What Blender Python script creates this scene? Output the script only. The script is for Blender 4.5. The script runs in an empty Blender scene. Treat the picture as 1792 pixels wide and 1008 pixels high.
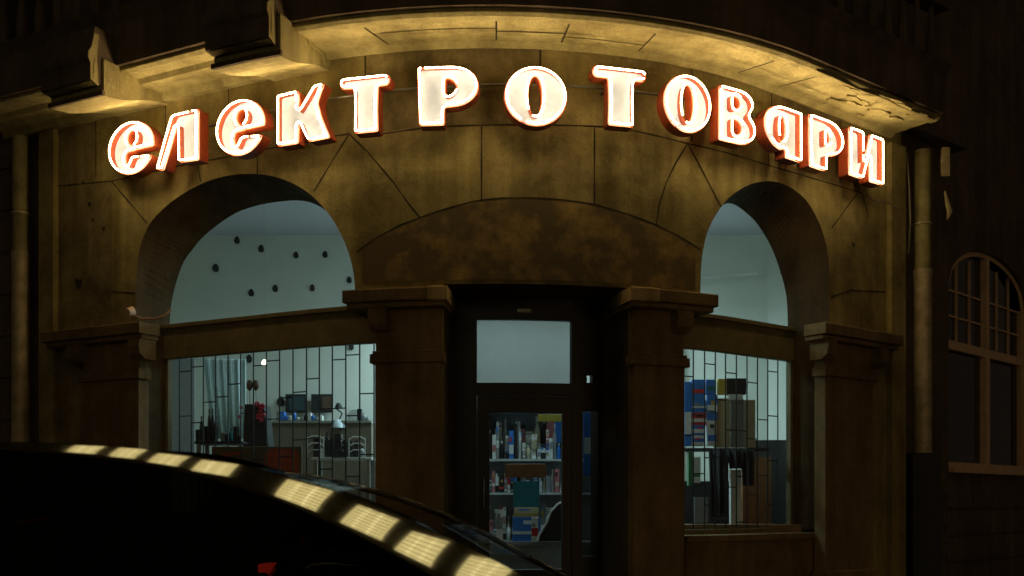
import bpy, math, random
from mathutils import Vector
from mathutils.geometry import tessellate_polygon
random.seed(7)
SC = bpy.context.scene
COL = SC.collection

# ------------------------------------------------------------------ camera
cam = bpy.data.cameras.new('camera')
cam.sensor_width = 36.0
cam.lens = 36.0 * 1800 / 1792
cam.shift_y = (880 - 504) / 1792.0
cam.clip_start = 0.05
cam.clip_end = 300
cam.dof.use_dof = True
cam.dof.focus_distance = 10.2
cam.dof.aperture_fstop = 4.5
camo = bpy.data.objects.new('camera', cam)
camo.location = (0, 0, 1.3)
camo.rotation_euler = (math.radians(90), 0, 0)
COL.objects.link(camo)
SC.camera = camo
# ------------------------------------------------------------------ night sky
w = bpy.data.worlds.new('World'); SC.world = w; w.use_nodes = True
bg = w.node_tree.nodes['Background']
bg.inputs[0].default_value = (1.0, 0.72, 0.5, 1)
bg.inputs[1].default_value = 0.028
SC.view_settings.view_transform = 'Standard'
SC.view_settings.look = 'None'
SC.view_settings.exposure = 0
SC.view_settings.gamma = 1
try:
    SC.cycles.max_bounces = 8
    SC.cycles.diffuse_bounces = 4
    SC.cycles.glossy_bounces = 4
    SC.cycles.transparent_max_bounces = 16
    SC.cycles.caustics_reflective = False
    SC.cycles.caustics_refractive = False
    SC.cycles.sample_clamp_indirect = 2.0
    SC.cycles.use_denoising = True
except Exception:
    pass
NEON = 44.0          # neon tube strength
ROOM = 1.0          # shop lamps multiplier
STREET = 2.5       # lit windows across the street

# ------------------------------------------------------------------ materials
def mat(name, col, rough=.6, metal=0., var=0., scale=4., bump=0., bscale=30., col2=None, thr=None, emit=None, estr=0., coat=0., spec=None, detail=6):
    m = bpy.data.materials.new(name); m.use_nodes = True
    nt = m.node_tree; N = nt.nodes; L = nt.links
    b = N['Principled BSDF']
    b.inputs['Base Color'].default_value = (*col, 1)
    b.inputs['Roughness'].default_value = rough
    b.inputs['Metallic'].default_value = metal
    if coat:
        b.inputs['Coat Weight'].default_value = coat
        b.inputs['Coat Roughness'].default_value = .03
    if spec is not None:
        b.inputs['Specular IOR Level'].default_value = spec
    tc = N.new('ShaderNodeTexCoord')
    if var or col2:
        n = N.new('ShaderNodeTexNoise'); n.inputs['Scale'].default_value = scale; n.inputs['Detail'].default_value = detail
        n.inputs['Roughness'].default_value = .65
        L.new(tc.outputs['Object'], n.inputs['Vector'])
        r = N.new('ShaderNodeValToRGB')
        c2 = col2 if col2 else tuple(max(0, c * (1 - var)) for c in col)
        c1 = col if col2 else tuple(min(1, c * (1 + var)) for c in col)
        lo, hi = thr if thr else (.35, .65)
        r.color_ramp.elements[0].position = lo; r.color_ramp.elements[0].color = (*c2, 1)
        r.color_ramp.elements[1].position = hi; r.color_ramp.elements[1].color = (*c1, 1)
        L.new(n.outputs['Fac'], r.inputs['Fac'])
        L.new(r.outputs['Color'], b.inputs['Base Color'])
    if bump:
        n2 = N.new('ShaderNodeTexNoise'); n2.inputs['Scale'].default_value = bscale; n2.inputs['Detail'].default_value = 8
        L.new(tc.outputs['Object'], n2.inputs['Vector'])
        bp = N.new('ShaderNodeBump'); bp.inputs['Strength'].default_value = bump; bp.inputs['Distance'].default_value = .02
        L.new(n2.outputs['Fac'], bp.inputs['Height']); L.new(bp.outputs['Normal'], b.inputs['Normal'])
    if emit:
        b.inputs['Emission Color'].default_value = (*emit, 1)
        b.inputs['Emission Strength'].default_value = estr
    return m

def stone_mat(name, base, dark, light):
    """weathered rendered stone: clouds, vertical streaks, fine grain and pits"""
    m = bpy.data.materials.new(name); m.use_nodes = True
    nt = m.node_tree; N = nt.nodes; L = nt.links
    b = N['Principled BSDF']; b.inputs['Roughness'].default_value = .9; b.inputs['Specular IOR Level'].default_value = .2
    tc = N.new('ShaderNodeTexCoord')
    def noise(sc, det, vec=None, rough=.6):
        n = N.new('ShaderNodeTexNoise'); n.inputs['Scale'].default_value = sc; n.inputs['Detail'].default_value = det
        n.inputs['Roughness'].default_value = rough
        L.new(vec or tc.outputs['Object'], n.inputs['Vector']); return n.outputs['Fac']
    mp = N.new('ShaderNodeMapping'); mp.inputs['Scale'].default_value = (5, 5, .45)
    L.new(tc.outputs['Object'], mp.inputs['Vector'])
    a = noise(1.3, 8, rough=.7); s = noise(1.0, 5, mp.outputs['Vector']); g = noise(38, 6, rough=.75)
    def ramp(fac, p0, c0, p1, c1):
        r = N.new('ShaderNodeValToRGB'); e = r.color_ramp.elements
        e[0].position = p0; e[0].color = (*c0, 1); e[1].position = p1; e[1].color = (*c1, 1)
        L.new(fac, r.inputs['Fac']); return r.outputs['Color']
    c1 = ramp(a, .36, dark, .64, light)
    def mix(mode, f, x, y):
        k = N.new('ShaderNodeMixRGB'); k.blend_type = mode; k.inputs['Fac'].default_value = f
        L.new(x, k.inputs['Color1']); L.new(y, k.inputs['Color2']); return k.outputs['Color']
    c2 = mix('MULTIPLY', .75, c1, ramp(s, .30, (.45, .42, .38), .62, (1.15, 1.15, 1.15)))
    c3 = mix('MULTIPLY', .6, c2, ramp(g, .3, (.62, .6, .56), .62, (1.15, 1.15, 1.12)))
    rgb = N.new('ShaderNodeRGB'); rgb.outputs[0].default_value = (*base, 1)
    L.new(mix('MIX', .22, c3, rgb.outputs[0]), b.inputs['Base Color'])
    bp = N.new('ShaderNodeBump'); bp.inputs['Strength'].default_value = .55; bp.inputs['Distance'].default_value = .015
    add = N.new('ShaderNodeMath'); add.operation = 'ADD'; L.new(g, add.inputs[0]); L.new(noise(9, 8), add.inputs[1])
    L.new(add.outputs[0], bp.inputs['Height']); L.new(bp.outputs['Normal'], b.inputs['Normal'])
    return m

def glass_mat(name, tint=(.9, .95, .93), refl=.05, rough=.0, graze=.8):
    m = bpy.data.materials.new(name); m.use_nodes = True
    nt = m.node_tree; N = nt.nodes; L = nt.links; N.clear()
    o = N.new('ShaderNodeOutputMaterial'); t = N.new('ShaderNodeBsdfTransparent'); t.inputs[0].default_value = (*tint, 1)
    g = N.new('ShaderNodeBsdfGlossy'); g.inputs['Roughness'].default_value = rough
    x = N.new('ShaderNodeMixShader'); lw = N.new('ShaderNodeLayerWeight'); lw.inputs['Blend'].default_value = .5
    pw = N.new('ShaderNodeMath'); pw.operation = 'POWER'; pw.inputs[1].default_value = 4.0; L.new(lw.outputs['Facing'], pw.inputs[0])
    mm = N.new('ShaderNodeMath'); mm.operation = 'MULTIPLY_ADD'; mm.inputs[1].default_value = graze; mm.inputs[2].default_value = refl; mm.use_clamp = True
    L.new(pw.outputs[0], mm.inputs[0])
    L.new(mm.outputs[0], x.inputs[0]); L.new(t.outputs[0], x.inputs[1]); L.new(g.outputs[0], x.inputs[2]); L.new(x.outputs[0], o.inputs[0])
    return m

def emis(name, col, s):
    m = bpy.data.materials.new(name); m.use_nodes = True
    nt = m.node_tree; N = nt.nodes; N.clear()
    o = N.new('ShaderNodeOutputMaterial'); e = N.new('ShaderNodeEmission'); e.inputs[0].default_value = (*col, 1); e.inputs[1].default_value = s
    nt.links.new(e.outputs[0], o.inputs[0]); return m

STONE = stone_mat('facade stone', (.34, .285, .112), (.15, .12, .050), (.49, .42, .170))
STONE_B = stone_mat('facade stone darker block', (.28, .225, .10), (.09, .07, .035), (.43, .36, .165))
STONE_C = stone_mat('facade stone paler block', (.38, .315, .13), (.15, .118, .05), (.57, .475, .205))
STONE_D = stone_mat('pier stone', (.30, .21, .10), (.17, .115, .055), (.36, .26, .12))
SOFF = stone_mat('soffit stone', (.47, .42, .19), (.28, .24, .10), (.58, .53, .26))
STONE_LIT = stone_mat('lit end stone', (.62, .46, .20), (.40, .29, .12), (.75, .58, .28))  # paler stone for added abacus ends, lit look put into the colour
REVEAL_SHADE = stone_mat('shaded reveal stone', (.12, .085, .045), (.07, .05, .03), (.17, .125, .065))  # darkened stone: the shade inside the reveals is put into the colour
MORTAR = mat('joint', (.045, .035, .016), .95)
TYMP = mat('worn gilt plaster', (.50, .34, .10), .8, col2=(.15, .112, .048), thr=(.48, .70), scale=2.6, bump=.2, bscale=20, detail=9)
PATINA = stone_mat('dark upper facade', (.16, .125, .085), (.10, .08, .055), (.22, .17, .12))
BEAM = mat('beam paint', (.20, .165, .07), .7, var=.2, scale=6, bump=.2)
BLACK = mat('black paint', (.012, .011, .010), .45)
IRON = mat('iron bars', (.02, .03, .033), .5, metal=.3)
PIPE = mat('painted pipe', (.30, .27, .11), .55, var=.3, scale=5, bump=.15)
PIPE2 = mat('zinc pipe', (.52, .44, .27), .5, metal=.3, var=.3, scale=6, bump=.1)
GLASS = glass_mat('shop glass')
GLASSD = glass_mat('dark glass', (.25, .25, .25), .10)
CARGLASS = glass_mat('car glass', (.10, .10, .095), .05)
WINDSCREEN = glass_mat('windscreen glass', (.74, .72, .66), .03, 0, .25)
NEONM = emis('neon tube', (1.0, .70, .34), NEON)
ORANGE = mat('orange red enamel', (.24, .04, .012), .45, var=.18, scale=14)
CREAM = mat('cream enamel', (.23, .29, .44), .5, var=.12, scale=4)
FRAMEP = mat('pale tan frame paint', (.85, .62, .38), .6, var=.12, scale=8)
METAL = mat('grey steel', (.32, .32, .30), .35, metal=.8)
ROOMW = mat('room plaster', (.74, .76, .68), .9, var=.05, scale=1.2)
CEIL = mat('room ceiling', (.72, .72, .80), .9)
FLOORM = mat('shop floor', (.16, .14, .12), .6, var=.2)
DARKW = mat('dark thing', (.018, .02, .022), .6)
WOODB = mat('brown wood', (.20, .11, .05), .5, var=.3, scale=5)
ASPH = mat('asphalt', (.05, .048, .045), .85, var=.3, scale=6, bump=.5, bscale=90)
PAVE = mat('pavement', (.10, .09, .075), .85, var=.25, scale=3, bump=.4, bscale=40)
FRAMEW = mat('tan frame paint', (.50, .34, .19), .6, var=.2, scale=8)
_cm = {}
def cmat(c, rough=.55):
    k = (tuple(c), rough)
    if k not in _cm:
        _cm[k] = mat('paint_%d' % len(_cm), c, rough, var=.1, scale=20)
    return _cm[k]

# ------------------------------------------------------------------ building helpers
class MB:
    def __init__(s): s.v = []; s.f = []; s.m = []
    def face(s, pts, m=0):
        b = len(s.v); s.v += [tuple(p) for p in pts]; s.f.append(tuple(range(b, b + len(pts)))); s.m.append(m)
    def hexa(s, p, m=0):
        # p: 8 pts, 0-3 bottom loop, 4-7 top loop
        b = len(s.v); s.v += [tuple(q) for q in p]
        for f in ((3, 2, 1, 0), (4, 5, 6, 7), (0, 1, 5, 4), (1, 2, 6, 5), (2, 3, 7, 6), (3, 0, 4, 7)):
            s.f.append(tuple(b + i for i in f)); s.m.append(m)
    def box(s, x0, x1, y0, y1, z0, z1, m=0):
        s.hexa([(x0, y0, z0), (x1, y0, z0), (x1, y1, z0), (x0, y1, z0), (x0, y0, z1), (x1, y0, z1), (x1, y1, z1), (x0, y1, z1)], m)
    def grid(s, rows, m=0, close=False):
        b = len(s.v); nr = len(rows); nc = len(rows[0])
        for r in rows: s.v += [tuple(p) for p in r]
        for i in range(nr - 1):
            for j in range(nc if close else nc - 1):
                k = (j + 1) % nc
                s.f.append((b + i * nc + j, b + i * nc + k, b + (i + 1) * nc + k, b + (i + 1) * nc + j)); s.m.append(m)
    def tube(s, pts, r, n=8, closed=False, m=0):
        P_ = [Vector(p) for p in pts]; K = len(P_); rows = []; up = None
        for i, p in enumerate(P_):
            if closed: t = P_[(i + 1) % K] - P_[i - 1]
            else: t = P_[min(i + 1, K - 1)] - P_[max(i - 1, 0)]
            if t.length < 1e-9: t = Vector((0, 0, 1))
            t.normalize()
            if up is None:
                up = Vector((0, 0, 1)) if abs(t.z) < .9 else Vector((1, 0, 0))
            a = (up - t * up.dot(t))
            if a.length < 1e-6: a = t.orthogonal()
            a.normalize(); up = a; c = t.cross(a)
            rr = r[i] if isinstance(r, (list, tuple)) else r
            rows.append([p + (a * math.cos(q * 2 * math.pi / n) + c * math.sin(q * 2 * math.pi / n)) * rr for q in range(n)])
        if closed: rows.append(rows[0])
        s.grid(rows, m, close=True)
        if not closed:
            s.face(rows[0][::-1], m); s.face(rows[-1], m)
    def lathe(s, c, prof, n=16, m=0):
        rows = [[(c[0] + r * math.cos(a * 2 * math.pi / n), c[1] + r * math.sin(a * 2 * math.pi / n), c[2] + z) for a in range(n)] for r, z in prof]
        s.grid(rows, m, close=True); s.face(rows[0][::-1], m); s.face(rows[-1], m)
    def build(s, name, mats, parent=None, smooth=False, label=None):
        me = bpy.data.meshes.new(name); me.from_pydata(s.v, [], s.f)
        if not isinstance(mats, (list, tuple)): mats = [mats]
        for q in mats: me.materials.append(q)
        for i, p in enumerate(me.polygons): p.material_index = s.m[i]; p.use_smooth = smooth
        me.update()
        o = bpy.data.objects.new(name, me); COL.objects.link(o)
        if parent is not None:
            o.parent = parent; o.matrix_parent_inverse = parent.matrix_basis.inverted()
        if label: o['label'] = label
        return o

def thing(name, label, cat, loc=(0, 0, 0), group=None):
    o = bpy.data.objects.new(name, None); COL.objects.link(o); o.location = loc
    o.empty_display_size = .1
    bpy.context.view_layer.update()
    o['label'] = label; o['category'] = cat
    if group: o['group'] = group
    return o
def tag(o, label, cat, group=None):
    o['label'] = label; o['category'] = cat
    if group: o['group'] = group
    return o
def struct(o): o['kind'] = 'structure'; return o
def bev(o, w_=.004, seg=2):
    b = o.modifiers.new('bevel', 'BEVEL'); b.width = w_; b.segments = seg; b.limit_method = 'ANGLE'; return o

# ------------------------------------------------------------------ facade plan: two straight wings joined by an arc
DL = math.radians(5.3); BT = math.radians(32.3); RW = 4.6; AX, AY = .2, 9.8; S0 = RW * BT
UX, UY = math.cos(DL), math.sin(DL); WX, WY = -math.sin(DL), math.cos(DL)
def F(s, o, z):
    if abs(s) <= S0:
        t = s / RW; u = (RW + o) * math.sin(t); q = RW - (RW + o) * math.cos(t)
    else:
        g = 1 if s > 0 else -1; t = g * BT
        u = (RW + o) * math.sin(t) + (s - g * S0) * math.cos(BT); q = RW - (RW + o) * math.cos(t) + (abs(s) - S0) * math.sin(BT)
    return Vector((AX + u * UX + q * WX, AY + u * UY + q * WY, z))
def TN(s):
    t = max(-BT, min(BT, s / RW)) + DL
    return Vector((math.cos(t), math.sin(t), 0)), Vector((math.sin(t), -math.cos(t), 0))   # tangent, outward
def cbox(mb, s0, s1, o0, o1, z0, z1, m=0, step=.12, z0b=None):
    """box that follows the facade; z0b = underside height at the outer face"""
    n = max(1, int(math.ceil((s1 - s0) / step))) if (abs(s0) < S0 or abs(s1) < S0) else 1
    zb = z0 if z0b is None else z0b
    rows = []
    for i in range(n + 1):
        s = s0 + (s1 - s0) * i / n
        rows.append([F(s, o0, z0), F(s, o1, zb), F(s, o1, z1), F(s, o0, z1)])
    mb.grid(rows, m, close=True); mb.face(rows[0][::-1], m); mb.face(rows[-1], m)
def cprofile(mb, s0, s1, prof, m=0, step=.12, taper=0):
    """extrude (o,z) profile along the facade"""
    n = max(1, int(math.ceil((s1 - s0) / step)))
    rows = [[F(s0 + (s1 - s0) * i / n, o, z) for o, z in prof] for i in range(n + 1)]
    mb.grid(rows, m, close=True); mb.face(rows[0][::-1], m); mb.face(rows[-1], m)

def smooth_interp(pts, n=14):
    """Catmull-Rom through pts"""
    out = []
    for i in range(len(pts) - 1):
        p0 = pts[max(i - 1, 0)]; p1 = pts[i]; p2 = pts[i + 1]; p3 = pts[min(i + 2, len(pts) - 1)]
        for k in range(n):
            t = k / n
            out.append(tuple(.5 * (2 * p1[d] + (p2[d] - p0[d]) * t + (2 * p0[d] - 5 * p1[d] + 4 * p2[d] - p3[d]) * t * t + (3 * p1[d] - p0[d] - 3 * p2[d] + p3[d]) * t ** 3) for d in (0, 1)))
    out.append(pts[-1]); return out
def mono(l):
    o = [l[0]]
    for p in l[1:]:
        o.append((max(p[0], o[-1][0] + 1e-4), p[1]))
    return o
ARCH_L = mono(smooth_interp([(-4.585, 3.2), (-4.58, 3.75), (-4.52, 4.08), (-4.38, 4.31), (-4.15, 4.465), (-3.88, 4.575), (-3.56, 4.65), (-3.2, 4.668), (-2.76, 4.6), (-2.42, 4.46), (-2.155, 4.27), (-1.92, 3.97), (-1.77, 3.6), (-1.73, 3.2)], 5))
ARCH_R = mono(smooth_interp([(1.768, 3.2), (1.78, 3.70), (1.87, 4.05), (2.08, 4.35), (2.30, 4.52), (2.58, 4.645), (2.9, 4.705), (3.2, 4.67), (3.46, 4.55), (3.68, 4.30), (3.79, 4.0), (3.80, 3.6), (3.801, 3.2)], 5))
BACK_L = mono(smooth_interp([(-4.53, 3.2), (-4.5, 3.55), (-4.35, 3.93), (-4.18, 4.11), (-4.0, 4.244), (-3.68, 4.39), (-3.42, 4.455), (-3.06, 4.475), (-2.66, 4.44), (-2.35, 4.31), (-2.10, 4.08), (-1.90, 3.80), (-1.79, 3.5), (-1.76, 3.2)], 5))
BACK_R = mono(smooth_interp([(1.80, 3.2), (1.83, 3.6), (1.95, 3.95), (2.15, 4.22), (2.4, 4.43), (2.66, 4.535), (2.98, 4.446), (3.174, 4.32), (3.344, 4.15), (3.485, 3.93), (3.588, 3.7), (3.62, 3.5), (3.629, 3.2)], 5))
LOWF = [[(-1.73, 3.14), (-1.52, 3.14)], [(1.54, 3.17), (1.768, 3.17)]]
LOWB = [[(-1.76, 3.14), (-1.60, 3.14)], [(1.62, 3.17), (1.80, 3.17)]]
DOORO = [(-.85, 3.385), (.95, 3.385)]
OPEN = [ARCH_L, DOORO, ARCH_R] + LOWF
OPENB = [BACK_L, DOORO, BACK_R] + LOWB
S_L, S_R, ZTOP = -6.05, 5.23, 5.9
def aval(op, s):
    for i in range(len(op) - 1):
        if op[i][0] <= s <= op[i + 1][0]:
            a, b = op[i], op[i + 1]
            return a[1] + (b[1] - a[1]) * (s - a[0]) / max(1e-9, b[0] - a[0])
    return op[0][1] if s < op[0][0] else op[-1][1]
def wall_sheet(mb, o, m=0, ztop=ZTOP, OPEN=OPEN):
    ss = set([S_L, S_R]); x = S_L
    while x < S_R: ss.add(round(x, 4)); x += .1
    ss |= {-5.2, -4.96, -4.15, -3.27, -1.63, -.49, .07, .6, 1.66, 2.79}
    for op in OPEN:
        for p in op: ss.add(p[0])
    ss = sorted(ss)
    for a, b in zip(ss[:-1], ss[1:]):
        if b - a < 1e-6: continue
        mid = (a + b) / 2; za = zb = 0
        for op in OPEN:
            if op[0][0] < mid < op[-1][0]: za, zb = aval(op, a), aval(op, b)
        if m == 0:
            ku = sum(mid > q for q in (-5.2, -4.15, -3.27, -1.63, .07, 1.66, 2.79, 4.0)); zm = 4.88
            up = (4, 0, 5, 0, 4, 5, 0, 4, 0)[ku]; low = 5 if -.49 < mid < .6 else (4 if mid < -4.96 else 0)
            mb.face([F(a, o, za), F(b, o, zb), F(b, o, zm), F(a, o, zm)], low); mb.face([F(a, o, zm), F(b, o, zm), F(b, o, ztop), F(a, o, ztop)], up)
            continue
        mb.face([F(a, o, za), F(b, o, zb), F(b, o, ztop), F(a, o, ztop)], m)

JOINTS = [[(-1.57, 4.84), (-1.0, 4.88), (-0.49, 4.89), (0.04, 4.9), (0.6, 4.92), (0.83, 4.93), (1.61, 4.87)],
[(-1.8, 4.88), (-2.19, 4.36)], [(-1.8, 4.88), (-1.6, 4.68), (-1.34, 4.37), (-1.2, 4.17), (-1.08, 4.02)],
[(1.61, 4.87), (1.47, 4.66), (1.36, 4.45), (1.28, 4.22), (1.25, 4.03)], [(1.61, 4.87), (2.03, 4.3)],
[(-0.49, 4.88), (-0.49, 4.18)], [(0.6, 4.91), (0.6, 4.18)], [(0.07, 5.62), (0.07, 5.0)], [(1.66, 5.62), (1.66, 4.9)], [(-1.63, 5.62), (-1.63, 4.9)],
[(-1.72, 3.73), (-1.5, 3.86), (-1.28, 3.96), (-0.94, 4.07), (-0.56, 4.17), (-.3, 4.197), (-0.02, 4.205), (.3, 4.197), (0.6, 4.17), (0.95, 4.1), (1.26, 4.02), (1.5, 3.94), (1.77, 3.83)],
[(-4.96, 4.85), (-4.42, 4.32)], [(-3.7, 4.88), (-3.65, 4.66)], [(-2.89, 4.86), (-2.89, 4.63)], [(-6.0, 4.93), (-4.96, 4.85)],
[(-4.96, 3.63), (-4.6, 3.58)], [(3.83, 3.60), (4.2, 3.72), (5.0, 3.80)], [(4.33, 4.85), (3.84, 4.37)], [(2.5, 4.83), (2.51, 4.71)],
[(4.42, 4.87), (4.56, 4.61)], [(-3.27, 5.62), (-3.27, 4.95)], [(-4.15, 5.6), (-4.15, 5.0)], [(2.79, 5.62), (2.79, 5.0)],
[(-4.96, 4.85), (-4.0, 4.87), (-2.89, 4.86), (-1.8, 4.88)], [(1.61, 4.87), (2.5, 4.85), (3.4, 4.86), (4.4, 4.87)], [(4.0, 5.62), (4.0, 4.9)],
[(-5.2, 5.6), (-5.2, 4.92)], [(-.95, 3.8), (-.95, 3.4)], [(.95, 3.8), (.95, 3.4)]]

bldg = thing('corner_building', 'curved stone corner building with two arched shop windows and a central door', 'building', (AX, AY, 0))
mb = MB(); wall_sheet(mb, 0, 0); wall_sheet(mb, -.43, 2, 5.2, OPENB)
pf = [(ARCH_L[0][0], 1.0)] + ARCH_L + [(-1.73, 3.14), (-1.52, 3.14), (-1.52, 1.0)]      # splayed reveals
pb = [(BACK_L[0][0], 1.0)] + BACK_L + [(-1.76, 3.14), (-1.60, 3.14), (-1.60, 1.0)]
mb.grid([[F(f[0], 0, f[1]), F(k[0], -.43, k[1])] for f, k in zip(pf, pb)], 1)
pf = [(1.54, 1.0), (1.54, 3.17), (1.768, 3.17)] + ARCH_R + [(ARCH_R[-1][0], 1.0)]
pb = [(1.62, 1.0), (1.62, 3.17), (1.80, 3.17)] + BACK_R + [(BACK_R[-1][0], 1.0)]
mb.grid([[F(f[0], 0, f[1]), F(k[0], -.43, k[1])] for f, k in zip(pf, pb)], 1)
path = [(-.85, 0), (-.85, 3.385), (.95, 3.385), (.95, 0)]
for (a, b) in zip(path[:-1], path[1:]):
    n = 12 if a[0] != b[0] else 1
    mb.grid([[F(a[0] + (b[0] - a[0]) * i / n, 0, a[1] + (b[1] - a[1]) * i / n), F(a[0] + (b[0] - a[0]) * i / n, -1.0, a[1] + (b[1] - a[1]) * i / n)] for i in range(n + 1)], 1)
for e in (S_L, S_R):
    mb.face([F(e, 0, 0), F(e, -.43, 0), F(e, -.43, ZTOP), F(e, 0, ZTOP)], 0)
for jl in JOINTS:                                 # recess-dark joints between the blocks
    pts = []
    for a, b in zip(jl[:-1], jl[1:]):
        n = max(1, int(math.hypot(b[0] - a[0], b[1] - a[1]) / .12))
        pts += [(a[0] + (b[0] - a[0]) * i / n, a[1] + (b[1] - a[1]) * i / n) for i in range(n)]
    pts.append(jl[-1]); rows = []
    for i, p in enumerate(pts):
        q0 = pts[max(0, i - 1)]; q1 = pts[min(len(pts) - 1, i + 1)]
        dx, dz = q1[0] - q0[0], q1[1] - q0[1]; l = math.hypot(dx, dz); wd = .0075 * (1 + .35 * math.sin(i * 1.9 + jl[0][0] * 7))
        nx, nz = -dz / l * wd, dx / l * wd
        rows.append([F(p[0] - nx, .003, p[1] - nz), F(p[0] + nx, .003, p[1] + nz)])
    mb.grid(rows, 3)
for s, z, r in ((-5.30, 4.64, .03), (-5.25, 4.46, .02), (-5.08, 4.34, .025), (-5.48, 3.78, .06), (4.25, 4.25, .03), (-5.4, 4.9, .02)):   # chips in the render
    mb.face([F(s + r * (1 + .4 * math.sin(k * 2.3)) * math.cos(k * .7), .004, z + r * (1 + .4 * math.cos(k * 1.7)) * math.sin(k * .7)) for k in range(9)], 3)
mb.build('wall', [STONE, REVEAL_SHADE, ROOMW, MORTAR, STONE_B, STONE_C], bldg)

# worn gilded field above the door
mb = MB(); top = JOINTS[10]; rows = []
for i in range(61):
    s = -1.66 + 3.36 * i / 60
    zt = aval(top, s) - .02
    zb = 3.42 if -.95 < s < 1.05 else 3.42
    rows.append([F(s, .006, zb + (zt - zb) * k / 4) for k in range(5)])
mb.grid(rows); mb.build('tympanum', TYMP, bldg)

# cornice: soffit slab, stepped mouldings, front fascia
mb = MB()
prof = [(-.05, 5.645), (.05, 5.60), (.10, 5.645), (.52, 5.65), (.54, 5.63), (.62, 5.635), (.66, 5.66), (.66, 6.0), (-.05, 6.0)]
cprofile(mb, -2.0, 4.95, prof)
profl = [(-.05, 5.56), (.10, 5.55), (.14, 5.62), (.27, 5.63), (.30, 5.60), (.40, 5.61), (.43, 5.66), (.56, 5.665), (.60, 5.64), (.66, 5.66), (.66, 6.0), (-.05, 6.0)]
cprofile(mb, -6.6, -2.0, profl)
for s in (-1.35, -.35, .25, 1.0, 2.15, 2.75, 3.5):
    n_ = .008
    o0, o1 = .13, .50
    mb.face([F(s - n_, o0, 5.6405), F(s + n_, o0, 5.6405), F(s + n_ + .10 * (s > 1) - .1 * (s < -1), o1, 5.6445), F(s - n_ + .10 * (s > 1) - .1 * (s < -1), o1, 5.6445)], 1)
for a, b, o in ((-.35, .25, .30), (.25, 1.0, .24), (-1.35, -.35, .36)):
    n = 10; mb.grid([[F(a + (b - a) * i / n, o, 5.642), F(a + (b - a) * i / n, o + .012, 5.642)] for i in range(n + 1)], 1)
cor = mb.build('cornice', [SOFF, MORTAR], bldg); bev(cor, .006)
# flaking render hanging off the right end of the cornice
mb = MB()
for k in range(26):
    s = 3.3 + 1.5 * random.random(); o = .15 + .5 * random.random(); r = .05 + .12 * random.random()
    z = 5.642 - .012 * random.random()
    c = [F(s + r * math.cos(a * 1.05 + k) * 1.4 * (.7 + .5 * random.random()), o + r * .5 * math.sin(a * 1.05 + k), z + random.uniform(-.018, .0)) for a in range(6)]
    t = [p + Vector((0, 0, .02)) for p in c]
    mb.face(c); mb.face(t[::-1])
    for a in range(6): mb.face([c[a], c[(a + 1) % 6], t[(a + 1) % 6], t[a]])
mb.build('flaking_render', SOFF, cor)
# long fold of render along the right-hand edge
mb = MB(); mb.tube([F(2.7 + i * .24, .625 + .012 * math.sin(i * 1.7), 5.636 - .006 * abs(math.sin(i * 1.3))) for i in range(10)], [.008 + .010 * abs(math.sin(i * 2.1)) for i in range(10)], 6)
mb.build('broken_edge', SOFF, cor, True)

# upper facade, dark
mb = MB()
cprofile(mb, -7.5, 7.0, [(-.43, 5.95), (-.12, 5.95), (-.12, 11.0), (-.43, 11.0)], step=.3)
mb.build('upper_wall', PATINA, bldg)
mb = MB()
cprofile(mb, -6.6, 4.95, [(-.12, 6.005), (.661, 6.005), (.661, 5.69), (.70, 5.70), (.72, 6.10), (.80, 6.22), (-.12, 6.22)], step=.2)
mb.build('balcony_slab', PATINA, bldg)
mb = MB()
for i in range(40):
    s = -6.4 + i * .285
    mb.lathe(F(s, .68, 6.22), [(.035, 0), (.055, .1), (.06, .2), (.03, .42), (.035, .62)], 8)
cprofile(mb, -6.6, 4.95, [(.58, 6.84), (.78, 6.84), (.80, 6.96), (.56, 6.96)], step=.2)
mb.build('balustrade', PATINA, bldg)
# consoles under the left part of the cornice
for s0, s1, dz in ((-4.86, -4.10, .02), (-2.66, -2.02, 0)):
    mb = MB()
    n = 8; rows = []
    for i in range(n + 1):
        t = i / n; o = .0 + .86 * t
        z = 5.52 - .20 * t + .02 * math.sin(t * 6.28) + dz
        rows.append((o, z))
    prof = rows + [(.86, 5.70), (0, 5.70)]
    cprofile(mb, s0, s1, prof, step=.4)
    c = mb.build('console', SOFF, bldg); bev(c, .01)
    mb = MB(); cprofile(mb, s0 - .01, s1 + .02, [(.865, 5.315 + dz), (.895, 5.315 + dz), (.895, 5.36 + dz), (.865, 5.36 + dz)], step=.4)
    mb.build('console_lip', PATINA, c)
    mb = MB()
    cprofile(mb, s0 + .02, s1 - .03, [(.60, 5.43 + dz), (.93, 5.425 + dz), (1.0, 5.44 + dz), (1.0, 5.62), (1.03, 5.66), (1.03, 5.72), (.99, 5.78), (.94, 6.0), (.72, 6.0), (.6, 5.8)], step=.4)
    mb.build('console_block', PATINA, c)
    mb = MB()      # moulded side cheek and underside strip, paler: sign light put into the colour
    mb.face([F(s1 - .026, o, z) for o, z in [(.90, 5.40 + dz), (.998, 5.44 + dz), (.998, 5.61), (1.025, 5.665), (1.025, 5.715), (.985, 5.78), (.95, 5.93), (.90, 5.93), (.92, 5.7)]])
    mb.face([F(s1 - .020, o, z) for o, z in [(.93, 5.46 + dz), (.97, 5.48 + dz), (.965, 5.60), (.95, 5.70), (.94, 5.6)]])
    mb.face([F(s1 - .04, .905, 5.418 + dz), F(s0 + .04, .905, 5.418 + dz), F(s0 + .04, .985, 5.428 + dz), F(s1 - .04, .985, 5.428 + dz)])
    mb.build('console_cheek', SOFF, c)

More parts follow.
